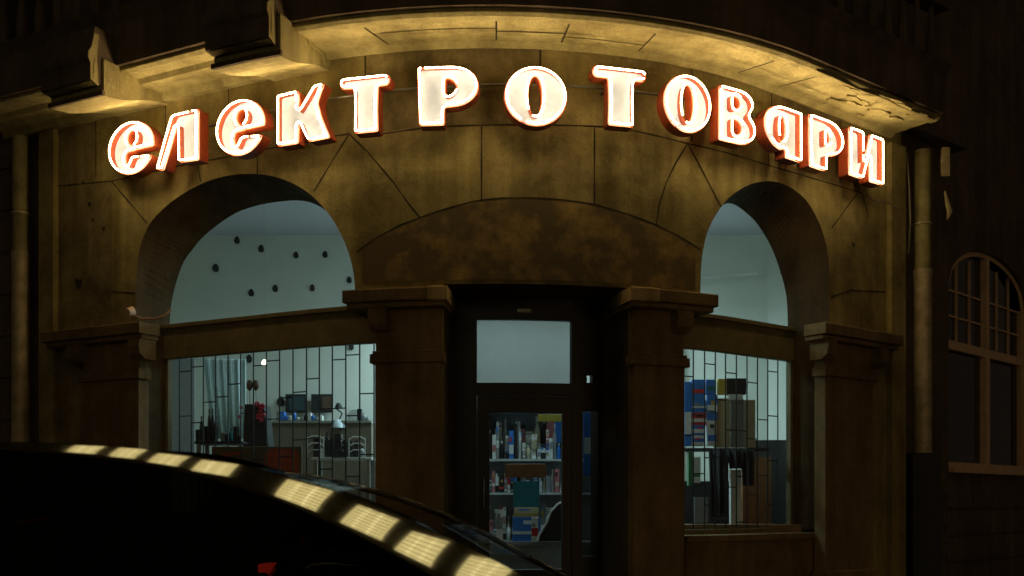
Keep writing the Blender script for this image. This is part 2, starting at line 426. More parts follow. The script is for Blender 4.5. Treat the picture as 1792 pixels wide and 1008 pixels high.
# pilasters with capitals
def pilaster(s0, s1, o, ztop, ab, zb, vol, inner, mt=STONE_D):
    mb = MB(); cbox(mb, s0, s1, -.02, o, .0, zb, step=.2)
    cbox(mb, s0 - .04, s1 + .04, -.02, o + .05, .0, .55, step=.2)
    sh = mb.build('pilaster', mt, bldg); bev(sh, .012)
    mb = MB(); cbox(mb, ab[0], ab[1], ab[2], ab[3], ztop - .12, ztop, step=.1); cbox(mb, ab[0] + .02, ab[1] - .02, ab[2], ab[3] - .05, ztop - .17, ztop - .12, step=.1)
    bev(mb.build('abacus', mt, sh), .012)
    if inner:
        mb = MB(); cbox(mb, inner[0], inner[1], -.10, ab[3] + .006, ztop - .125, ztop + .006, step=.1); bev(mb.build('abacus_end', STONE_LIT, sh), .012)
    mb = MB(); cbox(mb, s0 - .0, s1 + .0, -.02, o - .02, zb, ztop - .17, step=.2); mb.build('bell', mt, sh)
    mb = MB(); cbox(mb, s0 - .04, s1 + .04, -.02, o + .035, zb - .09, zb, step=.2); cbox(mb, s0 - .02, s1 + .02, -.02, o + .015, zb, zb + .03, step=.2); bev(mb.build('necking', mt, sh), .012)
    for (a, b) in vol:
        mb = MB(); cprofile(mb, a, b, [(0, ztop - .17), (o + .10, ztop - .17), (o + .12, ztop - .24), (o + .10, ztop - .33), (o + .03, ztop - .38), (0, ztop - .38)], step=.2)
        bev(mb.build('bracket', mt, sh), .012)
    return sh
pilaster(-5.27, -4.42, .12, 3.21, (-5.78, -4.26, -.02, .26), 2.72, ((-5.42, -5.22), (-4.47, -4.29)), 0)
pilaster(3.56, 4.45, .12, 3.24, (3.37, 4.86, -.02, .26), 2.78, ((3.45, 3.62), (4.45, 4.62)), 0)
pilaster(-1.50, -.87, .08, 3.315, (-1.76, -.79, -.30, .24), 2.72, ((-1.53, -1.36),), (-.96, -.785))
pilaster(.97, 1.52, .08, 3.345, (.88, 1.80, -.30, .24), 2.72, ((1.38, 1.55),), (.876, 1.16))
# slim lit strips at both ends
for s0, s1 in ((-6.05, -5.81), (4.92, 5.22)):
    mb = MB(); cbox(mb, s0, s1, -.02, .07, 0, 5.55); bev(mb.build('edge_strip', STONE, bldg), .01)

# the two arched windows
def arch_window(op, la, lb, name, zsill, rungs_seed, grid_s):
    mb = MB(); win = thing_part(name)
    lo = 3.275; a, b = op[0][0], op[-1][0]; rows = []
    for i in range(41):
        q = a + (b - a) * i / 40
        rows.append([F(q, -.40, lo), F(q, -.40, max(lo + .02, aval(op, q) + .03))])
    mb.grid(rows); mb.build('pane', GLASS, win)
    mb = MB(); mb.grid([[F(la + (lb - la) * i / 20, -.40, zsill), F(la + (lb - la) * i / 20, -.40, 2.91)] for i in range(21)])
    mb.build('pane', GLASS, win)
    mb = MB()
    cbox(mb, a + .001, b - .001, -.42, -.34, 2.90, 3.27, step=.2)
    cbox(mb, a + .001, b - .001, -.42, -.31, 3.23, 3.28, step=.2)
    if lb > b: cbox(mb, b - .001, lb - .001, -.42, -.341, 2.90, 3.135, step=.2)
    if la < a: cbox(mb, la + .001, a + .001, -.42, -.341, 2.90, 3.165, step=.2)
    bev(mb.build('transom', BEAM, win), .008)
    mb = MB()
    cbox(mb, la + .001, la + .045, -.42, -.36, zsill, 2.9); cbox(mb, lb - .045, lb - .001, -.42, -.36, zsill, 2.9)
    cbox(mb, la + .045, lb - .045, -.42, -.36, zsill, zsill + .05, step=.2)
    mb.build('frame', BEAM, win)
    mb = MB(); cbox(mb, la + .001, lb - .001, -.42, -.05, 0, zsill, step=.2); cbox(mb, la + .001, lb - .001, -.42, -.02, zsill - .06, zsill - .001, step=.2)
    mb.build('sill_wall', STONE_D, win)
    # grille
    mb = MB(); rnd = random.Random(rungs_seed)
    xs = grid_s
    for s in xs: mb.tube([F(s, -.47, zsill), F(s, -.47, 2.92)], .0075, 6)
    for i, (p, q) in enumerate(zip(xs[:-1], xs[1:])):
        z = zsill + (.12, .42, .02, .31, .2, .5)[i % 6]
        while z < 2.85:
            mb.tube([F(p, -.47, z), F(q, -.47, z)], .0065, 6)
            z += .62 if i % 3 else .5
    mb.build('grille', IRON, win)
    return win
def thing_part(name):
    o = bpy.data.objects.new(name, None); COL.objects.link(o); o.parent = bldg; o.matrix_parent_inverse = bldg.matrix_basis.inverted(); return o
wl = arch_window(BACK_L, -4.53, -1.60, 'shop_window', 1.15, 3, [-4.42 + .178 * i for i in range(16)])
wr = arch_window(BACK_R, 1.62, 3.629, 'shop_window', .97, 5, [1.72 + .178 * i for i in range(11)])

# door set in the recess
mb = MB()
OD = -.72
def dbox(mb, s0, s1, z0, z1, o0=OD - .05, o1=OD + .03, m=0): cbox(mb, s0, s1, o0, o1, z0, z1, m, step=.3)
dbox(mb, -.85, -.585, .3, 3.385); dbox(mb, .57, .70, .3, 3.385); dbox(mb, .90, .95, .3, 3.385)
dbox(mb, -.585, .57, 3.17, 3.385); dbox(mb, -.585, .57, 2.40, 2.525); dbox(mb, .70, .90, 2.25, 2.54); dbox(mb, .70, .76, 2.54, 2.62); dbox(mb, .83, .90, 2.54, 2.62); dbox(mb, .70, .90, 2.62, 3.385); dbox(mb, .70, .90, .3, .75)
dfr = mb.build('door_frame', BLACK, bldg); bev(dfr, .006)
mb = MB(); mb.face([F(-.585, OD, 2.525), F(.57, OD, 2.525), F(.57, OD, 3.17), F(-.585, OD, 3.17)])
mb.build('fanlight_pane', glass_mat('frosted pane', (.105, .108, .107), .035), dfr)
mb = MB(); mb.face([F(.70, OD, .75), F(.90, OD, .75), F(.90, OD, 2.25), F(.70, OD, 2.25)]); mb.face([F(.76, OD, 2.54), F(.83, OD, 2.54), F(.83, OD, 2.62), F(.76, OD, 2.62)]); mb.build('side_pane', GLASSD, dfr)
mb = MB()
dbox(mb, -.58, -.43, .32, 2.395, OD - .03, OD + .015); dbox(mb, .455, .565, .32, 2.395, OD - .03, OD + .015)
dbox(mb, -.43, .455, 2.222, 2.395, OD - .03, OD + .015); dbox(mb, -.43, .455, .32, .62, OD - .03, OD + .015)
door = mb.build('door', BLACK, bldg); bev(door, .006)
mb = MB(); mb.face([F(-.43, OD, .62), F(.455, OD, .62), F(.455, OD, 2.222), F(-.43, OD, 2.222)]); mb.build('pane', GLASS, door)
mb = MB(); mb.tube([F(-.5, OD + .015, 1.25), F(-.5, OD + .07, 1.25), F(-.5, OD + .07, 1.55), F(-.5, OD + .015, 1.55)], .012, 8); mb.build('handle', METAL, door, True)
mb = MB(); cbox(mb, -.10, .06, OD + .032, OD + .075, 3.235, 3.27); mb.build('name_plate', METAL, dfr)
mb = MB(); cbox(mb, -.845, .945, -1.0, .15, .0, .15, step=.2); cbox(mb, -.84, .94, -1.0, -.25, .151, .299, step=.2); mb.build('doorstep', STONE_D, bldg)

# the room behind: floor, walls, ceiling
mb = MB()
zc = 5.08
bw = [F(-5.9, -.45, 0), Vector((-5.6, 14.5, 0)), Vector((3.6, 14.5, 0)), Vector((4.6, 13.2, 0)), F(5.15, -.45, 0)]
for a, b in zip(bw[:-1], bw[1:]):
    mb.face([(a.x, a.y, .3), (b.x, b.y, .3), (b.x, b.y, zc), (a.x, a.y, zc)], 0)
fp = [(p.x, p.y) for p in bw] + [tuple(F(5.1 - i * .5, -.44, 0)[:2]) for i in range(22)]
mb.face([(x, y, .3) for x, y in fp], 1); mb.face([(x, y, zc) for x, y in fp][::-1], 2)
mb.box(2.2, 2.35, 14.36, 14.48, .3, zc, 0)          # pilaster strip and a pipe on the back wall
mb.tube([(2.3, 14.3, 4.4), (3.4, 14.3, 4.5)], .025, 8, m=0)
room = mb.build('shop_interior', [ROOMW, FLOORM, CEIL], bldg)
mb = MB(); mb.box(-1.25, -1.17, 11.6, 14.5, .3, zc); 
# ceiling lamps above the door side of the room
def ceiling_lamp(x, y, L_, e, lab, z_=4.25):
    t = thing('ceiling_lamp', lab, 'lamp', (x, y, z_))
    mb = MB(); mb.box(x - L_ / 2, x + L_ / 2, y - .09, y + .09, z_ - .06, z_ + .005); mb.box(x - .01, x + .01, y - .01, y + .01, z_ + .005, 5.075); mb.build('housing', METAL, t)
    mb = MB(); mb.tube([(x - L_ / 2 + .04, y, z_ - .085), (x + L_ / 2 - .04, y, z_ - .085)], .02, 10); mb.build('lamp_tube', emis('cool tube', (.72, .95, 1.0), 30 * ROOM), t)
    l = bpy.data.lights.new('shop_light', 'AREA'); l.shape = 'RECTANGLE'; l.size = L_; l.size_y = .2; l.energy = e * ROOM; l.color = (.64, .92, 1.0)
    lo = bpy.data.objects.new('shop_light', l); COL.objects.link(lo); lo.parent = t; lo.location = (0, 0, -.14)
ceiling_lamp(-.45, 13.5, 1.4, 58, 'fluorescent ceiling lamp inside the shop, deeper and left of the door')
ceiling_lamp(1.1, 13.5, 1.4, 46, 'fluorescent ceiling lamp inside the shop, deeper and right of the door')
ceiling_lamp(.1, 11.4, 1.0, 30, 'added unseen ceiling lamp just inside the glass door, brightening the goods', 4.9)  # extra lamp added to brighten the shelf fronts behind the door

# ------------------------------------------------------------------ sign letters
def arc(cx, cy, rx, ry, a0, a1, n=18):
    return [(cx + rx * math.cos(math.radians(a0 + (a1 - a0) * i / n)), cy + ry * math.sin(math.radians(a0 + (a1 - a0) * i / n))) for i in range(n + 1)]
G = {
'e': ([arc(.5, .5, .5, .5, -6, 336, 60) + [(.56, .345), (.50, .30), (.47, .20), (.42, .155), (.385, .22), (.37, .33), (.40, .425), (.62, .445)]], [arc(.53, .68, .115, .145, 0, 360, 22)[:-1]]),
'l': ([[(0, .0), (.17, -.03), (.30, .28), (.50, .78), (.52, .76), (.53, .06), (1, .03), (1, 1.0), (.72, 1.0), (.42, 1.0), (.36, .96), (.2, .55)]], []),
'k': ([[(0, 0), (0, .55), (0, 1.0), (.42, 1.03), (.44, .84), (.43, .62), (.58, .84), (.74, 1.08), (.94, 1.08), (.86, .90), (.80, .72), (.88, .42), (1.04, .02), (.62, 0), (.52, .20), (.435, .42), (.42, 0)]], []),
't': ([arc(.07, .90, .07, .10, 270, 90, 8) + [(.5, 1.0)] + arc(.93, .90, .07, .10, 90, -90, 8) + [(.76, .80), (.75, .4), (.76, .0), (.29, .0), (.30, .4), (.29, .80)]], []),
'P': ([[(.02, 0), (.0, .5), (-.01, 1.0)] + arc(.57, .655, .43, .345, 90, -90, 24) + [(.44, .30), (.44, .0)]], [[(.455, .80), (.455, .49)] + arc(.455, .645, .175, .155, -90, 90, 10)[1:-1]]),
'O': ([arc(.5, .5, .5, .5, 0, 360, 60)[:-1]], [arc(.49, .5, .105, .34, 0, 360, 30)[:-1]]),
'v': ([[(0, 0), (0, .5), (0, 1.0)] + arc(.52, .755, .42, .245, 90, -50, 16) + arc(.54, .29, .46, .29, 40, -90, 16)], [[(.36, .86), (.36, .62)] + arc(.42, .74, .16, .12, -80, 80, 8), [(.36, .44), (.36, .15)] + arc(.44, .295, .18, .145, -85, 85, 8)]),
'a': ([[(1, 0), (1.0, .5), (1, 1.0), (.70, 1.0)] + arc(.5, .56, .5, .44, 90, 262, 26) + [(.54, .17), (.575, .10), (.56, .0)]], [arc(.47, .56, .085, .26, 0, 360, 24)[:-1]]),
'p': ([[(.02, 0), (.0, .5), (.0, 1.0)] + arc(.55, .66, .45, .34, 90, -90, 22) + [(.50, .30), (.50, .0)]], [[(.47, .80), (.47, .50)] + arc(.47, .65, .13, .15, -90, 90, 8)[1:-1]]),
'i': ([[(0, 0), (0, .5), (0, 1.0), (.38, 1.0), (.41, .95), (.42, .36), (.58, .84), (.60, 1.0), (.98, 1.0), (1, .96), (1, .5), (1, 0), (.60, 0), (.575, .55), (.46, .22), (.40, .0)]], []),
}
G['o'] = ([arc(.5, .5, .5, .5, 0, 360, 60)[:-1]], [arc(.5, .5, .12, .33, 0, 360, 30)[:-1]])
def area(c): return .5 * sum(c[i - 1][0] * c[i][1] - c[i][0] * c[i - 1][1] for i in range(len(c)))
def resample(c, step=.018):
    out = []; n = len(c)
    for i in range(n):
        a, b = c[i], c[(i + 1) % n]; d = math.hypot(b[0] - a[0], b[1] - a[1]); k = max(1, int(d / step))
        out += [(a[0] + (b[0] - a[0]) * j / k, a[1] + (b[1] - a[1]) * j / k) for j in range(k)]
    return out
def relax(c, it=2):
    for _ in range(it):
        c = [((c[i - 1][0] + 2 * c[i][0] + c[(i + 1) % len(c)][0]) / 4, (c[i - 1][1] + 2 * c[i][1] + c[(i + 1) % len(c)][1]) / 4) for i in range(len(c))]
    return c
def offset(c, d):
    """move contour towards the inside (left of a ccw path) by d"""
    o = []; n = len(c)
    for i in range(n):
        tx, ty = c[(i + 1) % n][0] - c[i - 1][0], c[(i + 1) % n][1] - c[i - 1][1]; l = math.hypot(tx, ty) or 1
        o.append((c[i][0] - ty / l * d, c[i][1] + tx / l * d))
    return o
LET = [('e', -4.681, -4.03, 4.761, 5.319, 'е', 'first letter of the sign, a small rounded Cyrillic е beside the first л'),
('l', -3.99, -3.41, 4.750, 5.290, 'л', 'glowing Cyrillic л with one slanted thin leg and one thick leg'),
('e', -3.175, -2.557, 4.731, 5.283, 'е', 'third letter of the sign, rounded е standing left of the К'),
('k', -2.427, -1.86, 4.743, 5.240, 'к', 'glowing К with splayed thick leg below the left bracket'),
('t', -1.781, -1.269, 4.770, 5.300, 'т', 'glowing т left of the Р, its orange side turned right'),
('P', -1.054, -0.486, 4.794, 5.342, 'Р', 'large glowing Р directly left of the big round О'),
('O', -0.299, 0.289, 4.790, 5.344, 'О', 'widest round О at the middle of the sign above the door'),
('t', 0.478, 1.028, 4.839, 5.386, 'Т', 'glowing Т right of the big round О, its orange side turned left'),
('o', 1.163, 1.693, 4.860, 5.417, 'О', 'second round О, between the right Т and the в'),
('v', 1.758, 2.235, 4.846, 5.387, 'в', 'glowing в with two narrow counters, right of the second О'),
('a', 2.327, 2.918, 4.842, 5.360, 'а', 'glowing single-storey а between the в and the small р'),
('p', 3.053, 3.647, 4.834, 5.390, 'р', 'narrow glowing р between the а and the last и'),
('i', 3.762, 4.405, 4.882, 5.412, 'и', 'last letter of the sign, a glowing и nearest the right drainpipe')]
OB, OF, OFACE, OT = .145, .27, .212, .298
for gk, s0, s1, z0, z1, ch, lab in LET:
    outer, holes = G[gk]
    sc = (s0 + s1) / 2; W_, H_ = s1 - s0, z1 - z0
    T_, Nn = TN(sc); base = F(sc, 0, 0)
    cons = []
    for k, c in enumerate(outer + holes):
        c = [((x - .5) * W_, y * H_) for x, y in c]
        c = relax(resample(c, .012), 3)
        a = area(c)
        if (k == 0 and a < 0) or (k > 0 and a > 0): c = c[::-1]
        cons.append(c)
    def W(p, o): return base + T_ * p[0] + Nn * o + Vector((0, 0, z0 + p[1]))
    t = thing('sign_letter', lab, 'sign letter', tuple(base + Vector((0, 0, z0))), 'neon letters of the shop sign')
    mb = MB(); th = .010
    for c in cons:
        ci = offset(c, th); n = len(c)
        rows = [[W(p, OB) for p in c], [W(p, OF) for p in c], [W(p, OF) for p in ci], [W(p, OFACE) for p in ci]]
        mb.grid(rows, 0, close=True)
    polys = [[Vector((x, y, 0)) for x, y in c] for c in cons]
    flat = [p for c in cons for p in c]
    for tri in tessellate_polygon(polys): mb.face([W(flat[i], OB) for i in tri])
    mb.build('box', ORANGE, t)
    mb = MB(); ic = [offset(c, th * .95) for c in cons]
    polys = [[Vector((x, y, 0)) for x, y in c] for c in ic]; flat = [p for c in ic for p in c]
    for tri in tessellate_polygon(polys): mb.face([W(flat[i], OFACE) for i in tri])
    mb.build('face', CREAM, t)
    mb = MB()
    for k, c in enumerate(cons):
        tc_ = relax(offset(c, .020), 2 if k else 4); n = len(tc_); st = (7 * n) // 10 if k == 0 else n // 3
        seq = [tc_[(st + i) % n] for i in range(0, n - 2, 2)]
        mb.tube([W(p, OT) for p in seq], .0078, 6)
    mb.build('neon_tube', NEONM, t, True)
    for q in (.25, .75):
        mb = MB(); zz = z0 + H_ * .72; x = (q - .5) * W_ * .6
        mb.tube([base + T_ * x + Nn * .002 + Vector((0, 0, zz)), base + T_ * x + Nn * OB + Vector((0, 0, zz))], .012, 6)
        mb.build('bracket', METAL, t)
mb = MB(); mb.tube([F(-4.9 + i * .2, .05, 5.24 + .02 * min(1, max(-1, (-4.9 + i * .2) * .5 + .6)) * 2) for i in range(49)], .013, 8)
tag(mb.build('sign_rail', METAL, None, True), 'thin grey metal conduit running behind the lit letters along the curved wall', 'rail')
mb = MB(); mb.tube([F(4.42, .06, 4.84), F(4.6, .05, 4.80), F(4.8, .1, 4.80), F(5.0, .09, 4.78)], .008, 6)
tag(mb.build('sign_cable', METAL, None, True), 'short pale cable from the last letter to the edge of the wall', 'cable')

# ------------------------------------------------------------------ drainpipes and small fittings
def drainpipe(name, lab, s, o, r, ztop, zchg, zbot, mtop, mlow):
    b = F(s, o, 0)
    t = thing('drainpipe', lab, 'drainpipe', (b.x, b.y, zbot), None)
    mb = MB(); mb.lathe((b.x, b.y, 0), [(r, zchg), (r, ztop)], 20); mb.build('upper_pipe', mtop, t, True)
    mb = MB(); mb.lathe((b.x, b.y, 0), [(r * 1.12, zbot), (r * 1.12, zchg - .02), (r * 1.2, zchg + .0), (r * 1.2, zchg + .06)], 20); mb.build('lower_pipe', mlow, t, True)
    for z in (ztop - .9, zchg - .9, zbot + .5):
        mb = MB(); mb.lathe((b.x, b.y, 0), [(r * 1.16, z), (r * 1.16, z + .022)], 20)
        T_, Nn = TN(s); p = b - Nn * r; mb.tube([(p.x, p.y, z + .02), (p.x - Nn.x * .2, p.y - Nn.y * .2, z + .02)], .012, 6)
        mb.build('bracket', mlow, t)
drainpipe('l', 'tall painted drainpipe at the far left of the corner building', -6.38, .05, .088, 5.55, 4.15, 0, PIPE, PIPE2)
drainpipe('r', 'thick drainpipe at the right edge of the building, pale in its lower half', 5.50, .12, .092, 5.55, 4.05, 1.9, PIPE, PIPE2)
mb = MB(); b = F(5.50, .12, 0)
mb.box(b.x - .17, b.x + .17, b.y - .12, b.y + .15, .12, 1.9); o = mb.build('pipe_cover', DARKW, None); bev(o, .01)
tag(o, 'dark metal cover boxed round the foot of the right drainpipe', 'pipe cover')
mb = MB(); mb.tube([F(5.30, .03, 5.5), F(5.32, .05, 5.1), F(5.36, .04, 4.7), F(5.33, .03, 4.3)], .012, 6)
tag(mb.build('loose_cable', cmat((.4, .38, .28)), None, True), 'thin pale cable hanging in the gap beside the right drainpipe', 'cable')
b = F(5.82, .22, 0); mb = MB(); mb.box(b.x - .05, b.x + .05, b.y - .04, b.y + .04, 5.27, 5.62); mb.box(b.x - .06, b.x + .03, b.y - .05, b.y + .04, 5.4, 5.5)
o = mb.build('junction_box', cmat((.62, .52, .27))); bev(o, .006); tag(o, 'cream box fixed high beside the top of the right drainpipe', 'junction box')
mb = MB(); mb.tube([b + Vector((.0, 0, 5.1)), b + Vector((.03, 0, 4.95)), b + Vector((.06, 0, 4.85)), b + Vector((.03, 0, 4.75))], [.01, .03, .035, .01], 8)
tag(mb.build('torn_insulation', cmat((.62, .52, .27)), None, True), 'torn pale strip hanging below the cream box on the right', 'insulation')
# wall lamp at the left arch
t = thing('security_camera', 'small pale round camera on a bent arm beside the left arch', 'camera', tuple(F(-4.45, .1, 3.33)))
mb = MB(); c = F(-4.49, .16, 3.35); T_, Nn = TN(-4.49)
mb.tube([c - Vector((.02, 0, -.03)) - Nn * .03, c - Nn * .01, c + Nn * .05 + Vector((0, 0, -.02))], [.035, .052, .04], 12); mb.build('body', cmat((.75, .5, .33)), t, True)
mb = MB(); mb.tube([c + Vector((.04, 0, -.05)), F(-4.40, .10, 3.27), F(-4.30, .0, 3.28), F(-4.22, -.05, 3.31), F(-4.2, -.12, 3.38)], .014, 8); mb.build('arm', cmat((.34, .2, .12)), t, True)

# ------------------------------------------------------------------ neighbouring buildings
nb = thing('neighbour_building', 'dark rusticated house to the right with a tall tan-framed arched window', 'building', tuple(F(5.4, -.3, 0)))
NA = math.radians(43.5); NP = F(5.35, -.25, 0); NT = Vector((math.cos(NA), math.sin(NA), 0)); NN = Vector((math.sin(NA), -math.cos(NA), 0))
def Q(u, o, z): return NP + NT * u + NN * o + Vector((0, 0, z))
def qbox(mb, u0, u1, o0, o1, z0, z1, m=0):
    mb.hexa([Q(u0, o1, z0), Q(u1, o1, z0), Q(u1, o0, z0), Q(u0, o0, z0), Q(u0, o1, z1), Q(u1, o1, z1), Q(u1, o0, z1), Q(u0, o0, z1)], m)
def qx(px, o=0):   # distance along the neighbour's wall for a sight line tangent (px-896)/1800
    k = (px - 896) / 1800; a = NP + NN * o
    return (k * a.y - a.x) / (NT.x - k * NT.y)
wu0, wu1 = qx(1660), qx(1800)
wzs, wzt, wzm = 1.72, 3.4, 3.30
def zz(px, y): 
    p = Q(qx(px), 0, 0); return 1.3 + (880 - y) * p.y / 1800
wzs = zz(1665, 818); wzm = zz(1665, 606); wzp = zz(1668, 500); wzt = zz(1735, 445)
mb = MB(); N_ = 24
aw = [(wu0 + (wu1 - wu0) * i / N_, wzp + (wzt - wzp) * math.sqrt(max(0, 1 - (2 * i / N_ - 1) ** 2))) for i in range(N_ + 1)]
mb.face([Q(-.3, 0, 0), Q(wu0, 0, 0), Q(wu0, 0, 11), Q(-.3, 0, 11)]); mb.face([Q(wu1, 0, 0), Q(9, 0, 0), Q(9, 0, 11), Q(wu1, 0, 11)])
mb.face([Q(wu0, 0, 0), Q(wu1, 0, 0), Q(wu1, 0, wzs), Q(wu0, 0, wzs)])
for a, b in zip(aw[:-1], aw[1:]): mb.face([Q(a[0], 0, a[1]), Q(b[0], 0, b[1]), Q(b[0], 0, 11), Q(a[0], 0, 11)])
pth = [(wu0, wzs)] + aw + [(wu1, wzs), (wu0, wzs)]
mb.grid([[Q(u, 0, z), Q(u, -.3, z)] for u, z in pth])
for i in range(4):
    qbox(mb, -.28, wu0 - .12, 0, .03, .15 + i * .42, .53 + i * .42); qbox(mb, wu0 - .1, wu1 + .1, 0, .03, .15 + i * .36, .47 + i * .36)
nw = mb.build('wall', PATINA, nb)
win = bpy.data.objects.new('arched_window', None); COL.objects.link(win); win.parent = nb; win.matrix_parent_inverse = nb.matrix_basis.inverted()
mb = MB(); wm = (wu0 + wu1) / 2
qbox(mb, wu0, wu0 + .11, -.16, -.06, wzs, wzp); qbox(mb, wu1 - .11, wu1, -.16, -.06, wzs, wzp)
qbox(mb, wu0 + .07, wu1 - .07, -.16, -.05, wzm - .02, wzm + .10); qbox(mb, wu0 + .07, wu1 - .07, -.16, -.06, wzs, wzs + .08)
qbox(mb, wm - .07, wm + .07, -.159, -.045, wzs + .08, wzm - .02); qbox(mb, wm - .05, wm + .05, -.159, -.045, wzm + .10, wzt - .04)
mb.grid([[Q(u, -.06, z), Q(wm + (u - wm) * .90, -.06, wzp + (z - wzp) * .90)] for u, z in aw])
mb.build('frame', FRAMEP, win)
mb = MB()
for k in (1, 2):
    for a, b in ((wu0 + .07, wm - .05), (wm + .05, wu1 - .07)):
        u = a + (b - a) * k / 3; qbox(mb, u - .012, u + .012, -.14, -.10, wzm + .10, wzp + (wzt - wzp) * .75)
for z in (wzm + .45, wzm + .80): qbox(mb, wu0 + .07, wu1 - .07, -.14, -.10, z - .012, z + .012)
mb.build('glazing_bar', FRAMEP, win)
mb = MB(); qbox(mb, wu0 + .07, wu1 - .07, -.135, -.13, wzs + .05, wzt - .05); mb.build('pane', GLASSD, win)
mb = MB(); rows = []
for i in range(60):
    u = wu0 + .1 + (wu1 - wu0 - .2) * i / 59; rows.append([Q(u, -.24 + .025 * math.sin(i * 1.1), wzs + .05), Q(u, -.24 + .02 * math.sin(i * 1.1), wzm + .3)])
mb.grid(rows); mb.build('curtain', cmat((.10, .085, .08)), win, True)
mb = MB(); qbox(mb, wu0 - .08, wu1 + .08, 0.035, .12, wzs - .07, wzs); mb.build('sill', FRAMEP, win)
mb = MB(); qbox(mb, wu0, wu1, -.5, -.31, wzs - .1, wzt + .1); mb.build('room_wall', BLACK, nb)

nl = thing('neighbour_building', 'dark plain house wall at the far left beyond the drainpipe', 'building', tuple(F(-7.2, -.2, 0)))
mb = MB(); cbox(mb, -16, -6.05, -.6, -.12, 0, 11, step=20)
for i in range(11): cbox(mb, -16, -6.6, -.12, -.09, .3 + i * .5, .74 + i * .5, step=20)
mb.build('wall', PATINA, nl)

# ------------------------------------------------------------------ ground
mb = MB(); mb.box(-70, 70, -70, 70, -.3, 0); struct(mb.build('road', ASPH))
mb = MB(); mb.box(-40, 40, 7.2, 40, .0, .12); struct(mb.build('pavement', PAVE))
mb = MB(); mb.box(-40, 40, 7.02, 7.195, .0, .13); o = struct(mb.build('kerb', STONE_D)); bev(o, .02)
mb = MB(); mb.box(-40, 40, -40, -7.0, .0, .12); struct(mb.build('far_pavement', PAVE))

# ------------------------------------------------------------------ building across the street with lit windows
op = thing('opposite_building', 'tall house across the street with a row of tall lit windows', 'building', (0, -12, 0))
mb = MB(); mb.box(-25, 25, -14, -12, 0, 13); mb.build('wall', STONE, op)
LITM = emis('lit window', (1.0, .84, .46), STREET); LITB = emis('lit window bright', (1.0, .85, .52), STREET * 1.5)
wins = [[(-7.06, 6.21), (-7.19, 9.55), (-6.4, 9.44), (-6.44, 6.3)], [(-6.21, 6.05), (-6.12, 9.33), (-5.32, 9.11), (-5.61, 6.17)],
[(-5.4, 5.85), (-5.08, 8.68), (-4.18, 8.53), (-4.66, 5.88)], [(-4.45, 5.59), (-3.95, 8.28), (-2.93, 8.07), (-3.43, 5.9)],
[(-2.62, 4.96), (-1.82, 7.39), (-0.67, 6.9), (-1.62, 4.66)], [(-1.21, 4.51), (-0.26, 6.36), (0.62, 5.84), (-0.21, 4.24)],
[(-0.07, 4.06), (0.77, 5.43), (1.49, 5.19), (0.75, 3.77)], [(1.19, 3.74), (1.74, 4.78), (2.45, 4.45), (1.96, 3.63)]]
for k, (bl, tl, tr, br) in enumerate(wins):  # unseen windows, sheared to shape the bright patches mirrored in the roof rail
    wobj = bpy.data.objects.new('window', None); COL.objects.link(wobj); wobj.parent = op; wobj.matrix_parent_inverse = op.matrix_basis.inverted()
    def wp(u, v, y):
        a = [bl[i] + (br[i] - bl[i]) * u for i in (0, 1)]; b = [tl[i] + (tr[i] - tl[i]) * u for i in (0, 1)]
        return (a[0] + (b[0] - a[0]) * v, y, a[1] + (b[1] - a[1]) * v)
    def wbox(mb, u0, u1, v0, v1, y0, y1):
        u0, u1, v0, v1 = .05 + .90 * u0, .05 + .90 * u1, .12 + .80 * v0, .12 + .80 * v1
        mb.hexa([wp(u0, v0, y1), wp(u0, v0, y0), wp(u1, v0, y0), wp(u1, v0, y1), wp(u0, v1, y1), wp(u0, v1, y0), wp(u1, v1, y0), wp(u1, v1, y1)])
    mb = MB(); wbox(mb, 0, 1, 0, 1, -11.99, -11.97); mb.build('pane', LITM, wobj)
    for c in (.33 + .04 * math.sin(k), .66 + .03 * math.cos(k * 2)):
        mb = MB(); wbox(mb, c - .03, c + .03, 0, 1, -11.965, -11.95); mb.build('bright_strip', LITB, wobj)
    mb = MB(); n = 6 + k % 3
    for i in range(n):
        v = (i + .5) / n; wbox(mb, .02, .98, v - .012, v + .012, -11.945, -11.93)
    for i in range(1, 10):
        wbox(mb, i / 10 - .006, i / 10 + .006, .01, .99, -11.9295, -11.925)
    mb.build('blind', BEAM, wobj)
    mb = MB(); wbox(mb, -.05, 0, -.04, 1.04, -11.99, -11.9); wbox(mb, 1, 1.05, -.04, 1.04, -11.99, -11.9); wbox(mb, 0, 1, 1, 1.04, -11.99, -11.9); wbox(mb, 0, 1, -.04, 0, -11.99, -11.9)
    mb.build('frame', FRAMEW, wobj)

FILL_PANE = emis('added warm fill pane', (1.0, .60, .26), 2.8)  # unseen glowing panes added to warm the right pier and neighbour window
for x in (8.5, 11.0, 13.5):
    wobj = bpy.data.objects.new('window', None); COL.objects.link(wobj); wobj.parent = op; wobj.matrix_parent_inverse = op.matrix_basis.inverted()
    mb = MB(); mb.box(x, x + 1.8, -11.99, -11.97, .9, 3.2); mb.build('pane', FILL_PANE, wobj)
    mb = MB(); mb.box(x - .1, x, -11.99, -11.9, .8, 3.3); mb.box(x + 1.8, x + 1.9, -11.99, -11.9, .8, 3.3); mb.box(x, x + 1.8, -11.99, -11.9, 3.2, 3.3); mb.box(x, x + 1.8, -11.99, -11.85, .8, .9); mb.box(x + .87, x + .93, -11.965, -11.9, .9, 3.2)
    mb.build('frame', FRAMEW, wobj)

# ------------------------------------------------------------------ parked car
CARP = mat('car paint', (.30, .285, .20), .035, metal=1.0)
CARB = mat('car body paint', (.012, .012, .012), .12, coat=1.0)
RUB = mat('rubber', (.015, .015, .015), .7)
YC = 2.3
